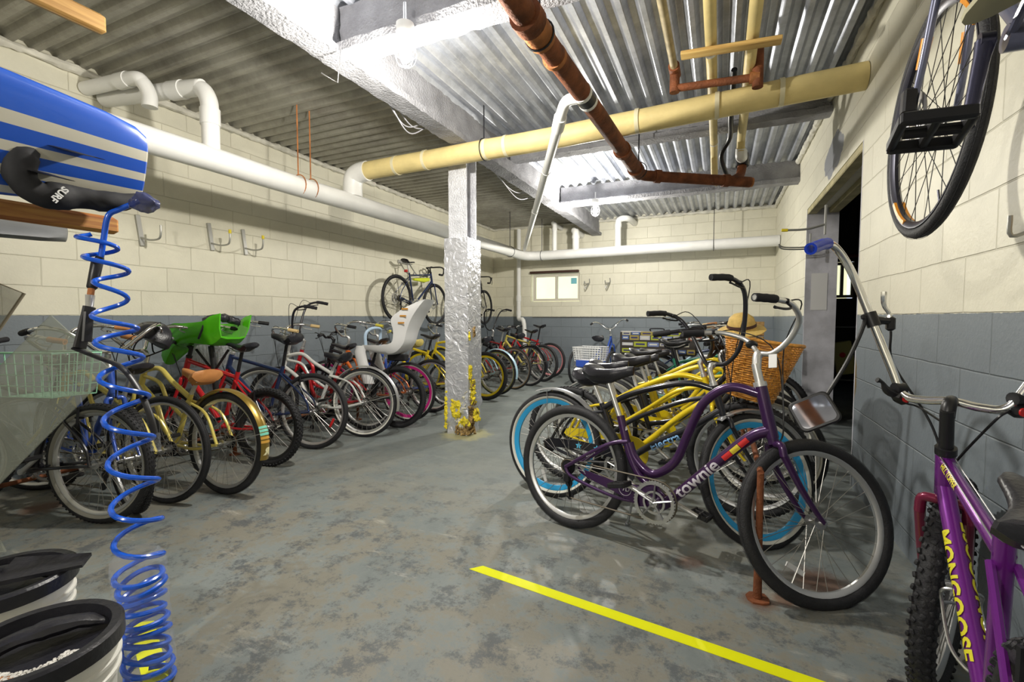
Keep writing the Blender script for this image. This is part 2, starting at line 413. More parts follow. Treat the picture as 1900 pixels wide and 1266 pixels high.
# the dark room beyond
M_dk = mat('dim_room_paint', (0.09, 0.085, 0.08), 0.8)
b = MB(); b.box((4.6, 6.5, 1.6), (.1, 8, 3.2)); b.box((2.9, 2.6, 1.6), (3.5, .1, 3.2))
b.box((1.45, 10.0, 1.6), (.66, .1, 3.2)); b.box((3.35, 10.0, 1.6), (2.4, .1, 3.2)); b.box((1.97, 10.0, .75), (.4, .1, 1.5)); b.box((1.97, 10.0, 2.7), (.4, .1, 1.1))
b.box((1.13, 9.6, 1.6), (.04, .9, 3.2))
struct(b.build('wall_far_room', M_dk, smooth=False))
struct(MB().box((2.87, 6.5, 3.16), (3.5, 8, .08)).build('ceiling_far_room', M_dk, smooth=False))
def window_unit(name, x0, x1, z0, z1, y, two=True):
    fr = MB(); w = .05
    fr.box(((x0 + x1) / 2, y, z0 + w / 2), (x1 - x0, .06, w)); fr.box(((x0 + x1) / 2, y, z1 - w / 2), (x1 - x0, .06, w))
    for x in ((x0 + w / 2, x1 - w / 2) + (((x0 + x1) / 2,) if two else ())): fr.box((x, y, (z0 + z1) / 2), (w * .98, .06, z1 - z0 - 2 * w + .002))
    o = struct(fr.build(name, mat('window_frame_paint', (0.66, 0.62, 0.52), .5), smooth=False))
    MB().box(((x0 + x1) / 2, y, (z0 + z1) / 2), (x1 - x0 - .06, .006, z1 - z0 - .06)).build('window_glass', M_glass, o, smooth=False)
    return o
w1 = window_unit('window_1', wx0 + .04, wx1 - .01, wz0 + .01, wz1 - .01, YB + .10)
MB().box(((wx0 + wx1) / 2, YB - .02, wz1 + .03), (wx1 - wx0 - .02, .10, .045), bev=.006).build('window_head', mat('dark_brown_wood', (.05, .02, .012), .6), w1, smooth=False)
MB().box(((wx1 - .14), YB + .062, wz1 - .16), (.12, .01, .12)).build('window_latch', mat('teal_sticker', (.20, .52, .60), .5), w1, smooth=False)
window_unit('window_2', 1.79, 2.16, 1.51, 2.14, 10.0)
# yard wall seen through the panes; daylight is put in as its own glow
yard = mat('glowing_yard_wall', (0.78, 0.72, 0.35), .9, 0, .12, 2, emit=(1.0, .95, .60), estr=.5)
struct(MB().box((-1.5, 12.2, 1.9), (8, .1, 3.4)).build('trim_4', yard, smooth=False))

# corrugated ceiling: ribs run across on the left bay, along the room on the right bay
def deck(name, m, x0, x1, y0, y1, along, pitch=.135, h=.042):
    b = MB(); prof = []
    a0, a1 = (x0, x1) if along == 'Y' else (y0, y1)
    n = int((a1 - a0) / pitch) + 1
    for i in range(n):
        s = a0 + i * pitch
        for d, z in ((0, 0), (.030, 0), (.034, 0.004), (.058, h), (.064, h + .002), (.094, h + .002), (.100, h), (.128, .004)):
            if s + d < a1: prof.append((s + d, ZC - .046 + z))
    for (p, z), (q, w) in zip(prof, prof[1:]):
        if along == 'Y': vs = [(p, y0, z), (q, y0, w), (q, y1, w), (p, y1, z)]
        else: vs = [(x0, p, z), (x0, q, w), (x1, q, w), (x1, p, z)]
        b.add(vs, [(0, 1, 2, 3)])
    # slab over the sheet
    b.box(((x0 + x1) / 2, (y0 + y1) / 2, ZC + .05), (x1 - x0, y1 - y0, .09))
    return struct(b.build(name, m, smooth=False))
deck('ceiling_left', M_deckL, XL - .1, -2.24, YF - .1, YB + .1, 'X')
deck('ceiling_right', M_deckR, -2.24, XR + .1, YF - .1, YB + .1, 'Y')

def jitter(mb, amp, freq, z_keep=None):
    out = []
    for p in mb.v:
        q = Vector(p) * freq
        n = noise.noise_vector(q) + 0.5 * noise.noise_vector(q * 2.3)
        out.append((p[0] + n.x * amp, p[1] + n.y * amp, p[2] + n.z * amp))
    mb.v = out
def prism(b, prof, a, c, axis, step=.05, dens=.035):
    """section extruded along an axis and subdivided so its rough coat can be modelled"""
    pr = []
    for i in range(len(prof)):
        p = Vector(prof[i]); q = Vector(prof[(i + 1) % len(prof)]); k = max(1, int((q - p).length / dens))
        for j in range(k): pr.append(p.lerp(q, j / k))
    n = max(1, int((c - a) / step)); rings = []
    for i in range(n + 1):
        s = a + (c - a) * i / n
        rings.append([(p[0], s, p[1]) if axis == 'Y' else (s, p[0], p[1]) for p in pr])
    b.loft(rings)
def isec(c, z0, z1, half=.085, web=.04, fl=.05):
    return [(c - half, z0), (c + half, z0), (c + half, z0 + fl), (c + web, z0 + fl + .02), (c + web, z1), (c - web, z1), (c - web, z0 + fl + .02), (c - half, z0 + fl)]
M_beam = mat('white_sprayed_beam_coat', (0.30, 0.30, 0.32), 0.8, 0, 0.22, 6, 1.0, 60)
for nm, args in (('trim_5', (isec(-2.24, 2.772, 3.08), YF, YB, 'Y')), ('trim_6', (isec(2.30, 2.785, 3.07), -2.18, XR, 'X')),
                 ('trim_7', (isec(4.90, 2.925, 3.07, .08), -2.18, XR, 'X')), ('trim_8', (isec(6.66, 2.80, 3.07), -2.18, XR, 'X')), ('trim_9', (isec(-1.2, 2.785, 3.07), -2.18, XR, 'X'))):
    b = MB(); prism(b, *args); jitter(b, .009, 22)
    struct(b.build(nm, M_beam))
# rough mortar bead where the deck meets the walls
b = MB()
for (p0, p1) in (((XL + .02, YF, 3.045), (XL + .02, YB, 3.045)), ((XL, YB - .02, 3.045), (XR, YB - .02, 3.045)), ((XR - .02, YF, 3.045), (XR - .02, YB, 3.045))):
    P0, P1 = Vector(p0), Vector(p1); n = int((P1 - P0).length / .035)
    pts = [P0.lerp(P1, i / n) for i in range(n + 1)]
    b.tube(pts, [.030 + .012 * noise.noise(p * 9) + .008 * noise.noise(p * 31) for p in pts], 8)
jitter(b, .008, 30)
struct(b.build('trim_10', mat('mortar_bead', (.62, .60, .52), .8, 0, .2, 10)))

# ------------------------------------------------------------------ column
cx, cy = -2.345, 4.03
root = empty('support_column', T3(cx, cy, 0), 'steel column wrapped in wrinkled silver foil with torn yellow foam at its foot', 'column')
b = MB(); prism(b, [(-.10, -.10), (.10, -.10), (.10, -.085), (.012, -.085), (.012, .085), (.10, .085), (.10, .10), (-.10, .10), (-.10, .085), (-.012, .085), (-.012, -.085), (-.10, -.085)], 0, 1, 'Y', dens=.05)
b.v = [(p[0], p[2], 1.86 + p[1] * .92) for p in b.v]; jitter(b, .0035, 25)
b.build('upper_shaft', mat('silver_coated_steel', (.66, .67, .72), .5, .35, .15, 14, .8, 60), root)
b = MB(); rings = []
for i in range(56):
    z = i / 55 * 1.93; r = []
    for j in range(40):
        a = j / 40 * 4; sd = int(a); t = a - sd
        h1, h2 = .128, .135
        c4 = [(-h1, -h2), (h1, -h2), (h1, h2), (-h1, h2)]
        p = Vector(c4[sd]).lerp(Vector(c4[(sd + 1) % 4]), t)
        q = Vector((p.x, p.y, z))
        w = noise.noise(q * 5) * .004 + abs(noise.noise(q * 16 + Vector((3, 1, 7)))) * .007
        if z < .34: w += -.018 * (1 - z / .34) + noise.noise(q * 18) * .022
        f = 1 + w / .13
        r.append((p.x * f, p.y * f, z))
    rings.append(r)
b.loft(rings); b.build('foil_wrap', M_foil, root)
M_foam = mat('yellow_foam', (.80, .66, .04), .85, 0, .35, 22, 1.0, 70)
M_torn = mat('torn_brown_lagging', (.30, .20, .08), .9, 0, .6, 16, 1.0, 60)
rnd = random.Random(5)
def clump(name, m, spots, parent, n, s0, s1, amp=.02):
    b = MB()
    for c, d in spots:
        for _ in range(n):
            p = (c[0] + rnd.uniform(-d[0], d[0]), c[1] + rnd.uniform(-d[1], d[1]), c[2] + rnd.uniform(-d[2], d[2]))
            r = rnd.uniform(s0, s1); b.ball(p, (r * rnd.uniform(.6, 1.3), r * rnd.uniform(.4, .9), r * rnd.uniform(.6, 1.6)), 10)
    jitter(b, amp, 35); return b.build(name, m, parent)
clump('foam', M_foam, [((-.02, -.13, .25), (.045, .012, .09)), ((.05, -.13, .13), (.03, .012, .03)), ((.15, -.02, .16), (.03, .04, .025)), ((-.12, -.12, .38), (.01, .02, .05)), ((.135, -.05, .42), (.008, .05, .12)), ((-.128, -.13, .20), (.006, .01, .14)), ((.135, -.10, .62), (.006, .02, .06)), ((.12, -.11, .98), (.01, .01, .03))], root, 70, .006, .016, .010)
clump('foam', M_foam, [((-.01, -.126, .27), (.035, .004, .08)), ((.09, -.128, .14), (.03, .006, .03)), ((.135, .0, .20), (.006, .05, .04))], root, 34, .014, .026, .012)
clump('torn_lagging', M_torn, [((.13, -.06, .20), (.008, .05, .16)), ((.09, -.125, .10), (.05, .01, .07))], root, 40, .010, .024, .014)
clump('torn_lagging', M_torn, [((.11, -.08, .10), (.04, .05, .10)), ((.12, -.03, .25), (.025, .06, .12)), ((.06, -.13, .05), (.07, .015, .04)), ((.125, -.05, .5), (.006, .03, .05)), ((.125, -.02, 1.02), (.006, .015, .04))], root, 60, .006, .017, .012)
clump('plaster_flake', mat('flaky_plaster', (.62, .60, .48), .9, 0, .3, 20, .6, 60), [((.03, -.135, .08), (.06, .012, .07)), ((.07, -.13, .30), (.02, .01, .09)), ((.10, -.12, .40), (.03, .02, .04))], root, 12, .006, .018, .014)

# ------------------------------------------------------------------ ceiling lamps
def lamp(i, p):
    x, y, z = p
    top = (2.785, 2.80, 2.785)[i]
    lab = ('glaring caged ceiling lamp beside the nearest white beam', 'small caged ceiling lamp at the far white cross beam', 'caged ceiling lamp out of sight behind the viewer')[i]
    r = empty('ceiling_lamp', T3(x, y, z), lab, 'lamp', 'caged bulkhead lamps')
    MB().tube([(0, 0, .055), (0, 0, .10), (0, 0, .16)], [.035, .05, .05], 20).build('lamp_base', M_white, r)
    b = MB(); b.ball((0, 0, 0), (.036, .036, .05), 16)
    o = b.build('bulb', BULB, r)
    c = MB()
    for k in range(8):
        a = k * PI / 4
        c.tube(spline([(.048 * math.cos(a), .048 * math.sin(a), .06), (.062 * math.cos(a), .062 * math.sin(a), .0), (.045 * math.cos(a), .045 * math.sin(a), -.055), (0, 0, -.075)], 4), .0018, 5)
    c.tube([(.062 * math.cos(a * PI / 12), .062 * math.sin(a * PI / 12), 0) for a in range(24)], .0018, 5, closed=True)
    c.build('wire_guard', M_steel, r)
    g = MB(); g.tube([(0, 0, .16), (0, 0, top - z + .12 if i != 2 else .2)], .010, 8); g.build('conduit', M_steel, r)
    L = bpy.data.lights.new('bulb_light', 'POINT'); L.energy = LAMP_POWER * (.80, .95, .80)[i]; L.color = (1.0, .955, .86); L.shadow_soft_size = .045
    lo = bpy.data.objects.new('bulb_light', L); COL.objects.link(lo); lo.parent = r; lo.location = (0, 0, -.10)
BULB = mat('lit_bulb', (1, 1, 1), .4, emit=(1, .98, .94), estr=40)
for i, p in enumerate(LAMPS): lamp(i, p)

# ------------------------------------------------------------------ pipes
def pipe(name, label, parts, group=None, cat='pipe'):
    """parts: list of (part name or None, material, pts, r, seg). The first is the thing's own mesh"""
    root = None
    for nm, m, pts, r in parts:
        b = MB(); b.tube(pts, r, 20 if (r if not isinstance(r, (list, tuple)) else max(r)) > .03 else 10)
        o = b.build(nm or name, m, root)
        if root is None: root = o; tag(o, label, cat, group)
    return root
ZP = 2.36
rp = .09
corner = [(-3.52, 8.1, ZP), (-3.51, 8.3, ZP), (-3.45, 8.43, ZP), (-3.33, 8.49, ZP), (-3.1, 8.5, ZP)]
def wob(a, b_, n, amp):
    a = Vector(a); b_ = Vector(b_); out = []
    for i in range(n + 1):
        p = a.lerp(b_, i / n); q = noise.noise_vector(p * 1.3) * amp
        out.append(p + q)
    return out
pipe('white_drain_pipe', 'thick white insulated pipe running round the left and back walls under the ceiling',
     [(None, M_white, wob((-3.52, YF + .1, ZP - .02), (-3.52, 8.1, ZP), 60, .006) + corner[1:] + wob((-3.0, 8.5, ZP), (XR - .01, 8.5, ZP + .02), 20, .004), rp)])
def band(pt, axis, r, w=.03):
    d = Vector(axis).normalized() * w / 2; p = Vector(pt); return [p - d, p + d], r
# riser near the left wall
pipe('white_riser_pipe', 'white pipe elbow rising from the long pipe to the upper left wall', [
    (None, M_white, spline([(-3.52, 2.31, ZP + .05), (-3.52, 2.31, 2.70), (-3.525, 2.30, 2.80), (-3.58, 2.29, 2.87), (-3.68, 2.27, 2.885), (-4.52, 2.12, 2.90)], 6), .06),
    ('elbow_collar', M_white, [(-3.52, 2.31, 2.60), (-3.52, 2.31, 2.72)], .068), ('elbow_collar', M_white, [(-3.74, 2.26, 2.886), (-3.86, 2.24, 2.888)], .068)], 'white pipe elbows from the walls')
pipe('white_riser_pipe', 'short white pipe bend behind the riser against the upper left wall', [
    (None, M_white, spline([(-4.52, 2.00, 2.93), (-4.02, 2.06, 2.93), (-3.94, 2.09, 2.90), (-3.92, 2.12, 2.82), (-3.92, 2.12, 2.74), (-3.92, 2.12, 2.73)], 6), .05),
    ('elbow_collar', M_white, [(-4.16, 2.045, 2.93), (-4.05, 2.057, 2.93)], .057)], 'white pipe elbows from the walls')
for x, zt, rr, lab in ((-2.92, 2.97, .045, 'slim white riser left of the lamp joining the pipe to the back wall'), (-2.50, 2.80, .065, 'fat white riser at the middle of the back wall pipe'), (-1.71, 2.95, .055, 'white riser with elbow right of the beam end on the back wall')):
    sx = .16 if x > -2 else -.05
    pipe('white_riser_pipe', lab, [(None, M_white, spline([(x, 8.5, ZP + .05), (x, 8.5, zt - .12), (x + sx * .2, 8.51, zt - .02), (x + sx, 8.6, zt), (x + sx * 1.2, 9.09, zt)], 6), rr),
        ('elbow_collar', M_white, [(x, 8.5, zt - .16), (x, 8.5, zt - .10)], rr * 1.13)], 'white pipe elbows from the walls')
pipe('white_downpipe', 'white plastic downpipe left of the back window', [(None, M_white, spline([(-3.88, 8.99, 3.0), (-3.88, 8.99, 1.75), (-3.88, 8.99, 1.25), (-3.85, 8.95, 1.12), (-3.72, 8.9, 1.02), (-3.70, 8.9, .06)], 5), .045), ('pipe_collar', M_white, [(-3.88, 8.99, 1.5), (-3.88, 8.99, 1.62)], .055), ('pipe_collar', M_white, [(-3.88, 8.99, 1.2), (-3.88, 8.99, 1.3)], .055)])
# yellowed insulated pipe across the room
pts = wob((-3.36, 3.79, 2.66), (-1.2, 3.79, 2.68), 24, .006) + wob((-1.15, 3.79, 2.682), (.845, 3.80, 2.745), 24, .006)
y = pipe('insulated_pipe', 'thick yellowed insulated pipe crossing in front of the column', [(None, M_yellow_ins, pts, .088),
    ('white_elbow', M_white, spline([(-3.32, 3.79, 2.66), (-3.42, 3.79, 2.655), (-3.50, 3.79, 2.62), (-3.525, 3.79, 2.54), (-3.525, 3.79, ZP + .06)], 5), .098)])
for x, z in ((-2.95, 2.665), (-2.6, 2.67), (-1.95, 2.675), (-1.75, 2.676), (-.62, 2.70), (-.05, 2.715), (.36, 2.73)):
    MB().tube([(x - .015, 3.79, z), (x + .015, 3.79, z)], .093, 20).build('band', mat('pale_band', (.72, .66, .45), .5), y)
def hanger(name, label, x, y, z0, z1, rr, m, axis='Y'):
    b = MB(); b.tube([(x, y, z0 + rr), (x, y, z1)], .006, 6)
    b.tube([(x + (rr * math.cos(a) if axis == 'Y' else 0), y + (0 if axis == 'Y' else rr * math.cos(a)), z0 + rr * math.sin(a)) for a in [k * PI / 10 for k in range(20)]], .005, 6, closed=True)
    return tag(b.build(name, m), label, 'pipe hanger', 'rusty rod hangers holding up pipes')
for a in (('rusty rod hanger above the left wall pipe, nearer of the close pair', -3.52, 3.10, ZP, 3.08, .095, 'Y'), ('rusty rod hanger above the left wall pipe, farther of the close pair', -3.52, 3.24, ZP, 3.08, .095, 'Y'),
          ('dark rod hanger at the pipe just before the back corner', -3.52, 7.75, ZP, 3.08, .095, 'Y'), ('dark rod hanger on the back wall pipe left of the risers', -3.18, 8.5, ZP, 3.08, .095, 'X'),
          ('dark rod hanger on the back wall pipe right of the beam', -.12, 8.5, ZP + .01, 3.08, .095, 'X'), ('rod hanger on the yellowed pipe right of the column', -1.98, 3.79, 2.677, 3.08, .094, 'X'),
          ('wire hanger round the rusty pipe near the ceiling lamp', -.84, 2.2, 2.55, 3.08, .075, 'Y'), ('rod hanger at the bend of the rusty pipe', -.73, 4.55, 2.55, 3.08, .075, 'Y')):
    hanger('pipe_hanger', a[0], *a[1:6], M_rustlight if 'rusty rod' in a[0] else M_dark, a[6])
# rusty cast iron drain
R0 = [(-.87, YF + .1, 2.58), (-.87, 1.0, 2.56), (-.85, 1.92, 2.55), (-.80, 3.0, 2.55), (-.73, 4.60, 2.53)]
root = pipe('rusty_drain_pipe', 'rusty brown cast iron drain crossing below the yellowed pipe', [(None, M_rust, R0, .058),
    ('hub_joint', M_rust, [(-.845, 2.02, 2.55), (-.842, 2.10, 2.55)], .078), ('hub_joint', M_rustlight, [(-.842, 2.11, 2.55), (-.84, 2.24, 2.55)], .070), ('hub_joint', M_rustlight, [(-.835, 2.40, 2.55), (-.833, 2.43, 2.55)], .066),
    ('hub_joint', M_rust, [(-.765, 3.90, 2.54), (-.763, 3.96, 2.54)], .072), ('hub_joint', M_rust, [(-.74, 4.40, 2.53), (-.735, 4.50, 2.53)], .070),
    ('lower_run', M_rust, spline([(-.735, 4.50, 2.53), (-.70, 4.62, 2.525), (-.60, 4.70, 2.52), (.02, 5.02, 2.49), (.24, 5.14, 2.48)], 5), .050),
    ('hub_joint', M_rust, [(-.60, 4.70, 2.52), (-.55, 4.725, 2.518)], .062), ('hub_joint', M_rust, [(0.0, 5.01, 2.492), (.05, 5.035, 2.49)], .060), ('end_cap', M_rustlight, [(.235, 5.138, 2.48), (.262, 5.15, 2.479)], .045),
    ('branch', M_rust, spline([(.08, 5.05, 2.49), (.15, 5.16, 2.56), (.17, 5.2, 2.66), (.17, 5.22, 2.72)], 4), .042), ('rubber_joint', M_black, [(.17, 5.20, 2.66), (.17, 5.22, 2.78)], .06),
    ('clamp_band', M_white, [(-.808, 2.84, 2.55), (-.807, 2.87, 2.55)], .063), ('rubber_joint', M_black, [(-.807, 2.87, 2.55), (-.803, 2.96, 2.55)], .062), ('clamp_band', M_white, [(-.803, 2.96, 2.55), (-.802, 2.99, 2.55)], .063)])
pipe('thin_white_waste_pipe', 'slender white waste pipe slanting from the rusty drain to the back left corner', [(None, M_white, spline([(-.83, 2.91, 2.55), (-.93, 2.93, 2.55), (-1.0, 3.02, 2.50), (-1.06, 3.14, 2.475)], 5)[:-1] + [(-1.06, 3.14, 2.475), (-3.42, 8.2, 2.46)], .036),
    ('coupling', M_white, [(-1.0, 3.02, 2.50), (-1.06, 3.14, 2.475)], .044), ('coupling', M_white, [(-2.1, 5.37, 2.468), (-2.14, 5.45, 2.467)], .041), ('coupling', M_white, [(-1.45, 3.98, 2.472), (-1.47, 4.02, 2.472)], .040)])
pipe('insulated_water_pipe', 'yellowish insulated water pipe along the deck, left of the two parallel ones', [(None, M_yellow_ins, wob((-.07, YF + .2, 2.865), (-.09, 5.3, 2.865), 30, .004) + [(-.09, 5.38, 2.84), (-.08, 5.40, 2.62), (-.05, 5.36, 2.56)], .034), ('white_tape', M_white, [(-.088, 3.3, 2.865), (-.088, 3.33, 2.865)], .037), ('white_tape', M_white, [(-.088, 5.0, 2.865), (-.088, 5.02, 2.865)], .037)])
pipe('insulated_water_pipe', 'yellowish insulated water pipe along the deck, right of the two parallel ones', [(None, M_yellow_ins, wob((.14, YF + .2, 2.865), (.15, 4.9, 2.865), 30, .004) + [(.15, 5.0, 2.85), (.15, 5.02, 2.75)], .036), ('white_elbow', M_white, spline([(.15, 5.02, 2.78), (.15, 5.06, 2.72), (.17, 5.16, 2.73), (.17, 5.2, 2.80)], 4), .045)])
pipe('thin_iron_pipe', 'thin stained iron pipe along the corrugated deck, left of the wooden batten', [(None, mat('stained_iron', (.48, .40, .24), .6, .2, .4, 9), [(-.35, YF + .2, 2.93), (-.33, 3.58, 2.92)], .026), ('brass_tee', M_rust, [(-.33, 3.50, 2.92), (-.33, 3.64, 2.92)], .038)])
pipe('iron_cross_pipe', 'short rusty pipe lying across the two insulated water pipes', [(None, M_rust, [(-.33, 3.58, 2.80), (.20, 3.60, 2.78)], .026), ('tee_fitting', M_rust, [(.20, 3.60, 2.71), (.20, 3.60, 2.97)], .034), ('tee_fitting', M_rust, [(-.33, 3.58, 2.90), (-.33, 3.58, 2.77)], .034), ('tee_fitting', M_rustlight, [(.15, 3.60, 2.782), (.21, 3.60, 2.778)], .038)])
pipe('black_conduit', 'black flexible conduit hanging down behind the cross beam', [(None, M_black, spline([(.06, 3.9, 3.0), (.05, 4.4, 2.86), (.05, 4.8, 2.82), (-.02, 5.0, 2.72), (.04, 5.3, 2.60)], 6), .022)])
b = MB(); b.box((0, 0, 0), (.56, .075, .026), bev=.004)
o = b.build('wooden_batten', wood_mat('batten_pine', (.55, .33, .10), (.72, .50, .18), (1, 12, 12)), M=T3(.02, 3.2, 2.805) @ RZ(.02) @ RY(.05)); tag(o, 'short wooden batten strapped across the two insulated water pipes', 'batten')
# white cables on the beam
def cable(name, label, runs, r, m, group=None):
    b = MB()
    for c in runs: b.tube(spline(c, 8), r, 5)
    return tag(b.build(name, m), label, 'cable', group)
b = MB()
for dx, dz in ((0, 0), (.018, .008)):
    b.tube(spline([(-2.62 + dx, .2, 3.0 + dz), (-2.78 + dx, 1.0, 2.98 + dz), (-2.66 + dx, 1.35, 2.93 + dz), (-2.48 + dx, 1.62, 2.92 + dz), (-2.42 + dx, 1.9, 2.93 + dz), (-2.37 + dx, 2.15, 2.95 + dz)], 8), .007, 6)
tag(b.build('ceiling_cable', M_wire), 'pale twin cable sagging from the left deck towards the beam', 'cable', 'cables along the main beam')
b = MB()
for k, (s, w) in enumerate(((0, .10), (.05, .14), (.1, .07))):
    b.tube(spline([(-2.36, 2.5 + s, 2.95), (-2.38, 2.9 + s, 2.89 - w * .4), (-2.40, 3.2 + s, 2.84 - w), (-2.38, 3.5 + s, 2.87), (-2.36, 3.85, 2.93)], 8), .005, 5)
tag(b.build('ceiling_cable', M_wire), 'thin loose wires looping under the beam before the column', 'cable', 'cables along the main beam')
b = MB()
for k, (s, w) in enumerate(((0, .10), (.15, .16))):
    b.tube(spline([(-2.36, 4.3, 2.95), (-2.42, 4.9 + s, 2.88 - w * .4), (-2.48, 5.6 + s, 2.90 - w), (-2.50, 6.3 + s, 2.96), (-2.5, 6.9, 3.03)], 8), .005, 5)
tag(b.build('ceiling_cable', M_wire), 'thin loose wires looping under the far deck behind the column', 'cable', 'cables along the main beam')
b = MB(); b.tube([(-2.12, 2.2, 2.78), (-2.14, 2.19, 2.58), (-2.22, 2.14, 2.63)], .004, 5)
tag(b.build('bent_wire', M_steel), 'short bent wire hanging below the beam near the lamp', 'wire')

# ------------------------------------------------------------------ wall hooks
M_hook = mat('dull_zinc', (.42, .42, .40), .45, .7)
def arm_hook(y, z, lab, tip):
    r = empty('wall_hook', T3(XL, y, z), lab, 'hook', 'bicycle hooks on the left wall')
    MB().box((.012, 0, 0), (.022, .035, .26), T=RX(.12), bev=.003).build('bracket', M_hook, r)
    MB().tube(spline([(.015, 0, -.06), (.12, .02, -.085), (.22, .03, -.08), (.25, .03, -.04), (.255, .03, .03)], 5), .008, 8).build('arm', M_hook, r)
    if tip: MB().tube([(.255, .03, .02), (.255, .03, .055)], .013, 10).build('tip', mat('yellow_tip', (.75, .6, .02), .5), r)
for y, z, lab, tip in ((2.33, 1.90, 'zinc bicycle hook on the left wall nearest the surfboard', 0), (2.93, 1.94, 'zinc bicycle hook with yellow tip on the left wall, middle of three', 1), (3.28, 1.94, 'zinc bicycle hook with yellow tip on the left wall nearest the column', 1)):
    arm_hook(y, z, lab, tip)
for x, lab in ((-2.40, 'wire coat hook on the back wall nearer the window'), (-1.99, 'wire coat hook on the back wall farther from the window')):
    b = MB(); b.tube(spline([(x + .01, YB - .01, 1.93), (x + .02, YB - .03, 1.86), (x, YB - .09, 1.80), (x - .03, YB - .14, 1.73), (x - .05, YB - .13, 1.78)], 5), .009, 6); b.tube(spline([(x + .01, YB - .02, 1.84), (x - .05, YB - .10, 1.83), (x - .06, YB - .12, 1.88)], 5), .009, 6)
    tag(b.build('coat_hook', M_hook), lab, 'hook', 'wire hooks on the back wall')
b = MB(); b.tube([(-3.6, YB - .02, 1.168), (-.95, YB - .02, 1.165)], .008, 6); b.tube(spline([(-.95, YB - .02, 1.20), (-.93, YB - .08, 1.15), (-.86, YB - .08, 1.14), (-.80, YB - .05, 1.18)], 4), .009, 6)
tag(b.build('wall_rail', M_hook), 'thin metal rail with a hooked end along the back wall paint line', 'rail')
b = MB()
for z in (1.9, 1.88): b.tube(spline([(XR - .01, 5.7, z), (XR - .10, 5.68, z - .01), (XR - .25, 5.66, z), (XR - .30, 5.65, z + .03)], 5), .008, 6)
b.box((XR - .006, 5.7, 1.92), (.012, .03, .22))
tag(b.build('double_hook', M_hook), 'double wire hook on the right wall before the opening', 'hook')
b = MB(); b.box((XR - .008, 4.95, 2.03), (.014, .03, .26)); b.tube(spline([(XR - .01, 4.95, 1.99), (XR - .15, 4.93, 1.955), (XR - .30, 4.92, 1.955)], 5), .010, 8)
r = tag(b.build('wall_hook', M_hook), 'straight bicycle hook with yellow tip on the right wall', 'hook')
MB().tube([(XR - .30, 4.92, 1.955), (XR - .35, 4.92, 1.958)], .014, 10).build('tip', MATS['yellow_tip'], r)
b = MB(); b.box((XR + .13, DY1 - .018, 1.44), (.15, .006, .40), T=None)
tag(b.build('paper_notice', mat('paper', (.80, .80, .80), .7), smooth=False), 'blank white paper notice stuck on the concrete jamb of the opening', 'notice')
# things seen through the opening
r = empty('hand_truck', T3(1.55, 7.6, 0), 'dim metal frame trolley in the dark room beyond the opening', 'trolley')
b = MB()
for x in (-.2, .2): b.tube([(x, 0, .06), (x, .1, 1.05)], .014, 8)
for z in (.3, .7, 1.03): b.tube([(-.2, z * .1, z), (.2, z * .1, z)], .012, 8)
b.build('frame', M_steel, r)
b = MB()
for x in (-.22, .22): MB().tube([(x - .02, 0, .08), (x + .02, 0, .08)], .08, 16).build('wheel', M_rubber, r)
b = MB(); b.box((0, 0, 0), (.22, .05, .44), T=T3(1.52, 7.42, .62) @ RY(-.18), bev=.01)
o = b.build('yellow_box', mat('yellow_card', (.70, .66, .25), .6)); tag(o, 'yellow flat box with a red heart on the dim trolley', 'box')
h = MB(); h.tube([(0, 0, 0), (0, -.004, 0)], .035, 16, T=T3(1.50, 7.39, .66)); h.build('red_heart', mat('red_print', (.6, .03, .03), .5), o)
pipe('red_conduit', 'dull red conduit across the dark room beyond the opening', [(None, mat('dull_red', (.25, .03, .03), .6), [(1.2, 9.5, 2.2), (4.4, 9.5, 2.2)], .03)])

# ------------------------------------------------------------------ bicycles
def paint(name, col, rough=.28, metal=.15): return mat(name, col, rough, metal, coat=.6)
P_purple = paint('deep_purple_paint', (.045, .010, .075), .3, .35)
P_violet = paint('bright_violet_paint', (.19, .02, .27), .26, .4)
P_maroon = paint('magenta_maroon_paint', (.20, .01, .05), .28, .35)
P_black = paint('black_paint', (.012, .012, .018)); P_yellow = paint('yellow_paint', (.88, .66, .015)); P_cream = paint('pale_yellow_paint', (.72, .60, .14))
P_red = paint('red_paint', (.55, .012, .02)); P_white = paint('white_paint', (.80, .80, .78)); P_orange = paint('orange_paint', (.75, .16, .02))
P_blue = paint('blue_paint', (.03, .09, .45)); P_navy = paint('navy_paint', (.015, .03, .10)); P_lblue = paint('light_blue_paint', (.42, .62, .75))
P_silver = paint('silver_paint', (.55, .56, .58), .3, .7); P_gold = paint('aged_gold_paint', (.30, .20, .035), .3, .6); P_green = paint('green_paint', (.03, .25, .15))
P_pink = paint('pink_rim_paint', (.70, .03, .28)); P_cyan = paint('cyan_rim_paint', (.02, .36, .72), .35, .1); P_teal = paint('teal_shell', (.18, .50, .55))
M_wall = mat('white_sidewall', (.70, .69, .62), .6); M_tanwall = mat('tan_sidewall', (.38, .24, .10), .65); M_greywall = mat('grey_sidewall', (.32, .31, .27), .65)
M_foamgrip = mat('black_grip', (.014, .014, .018), .75)

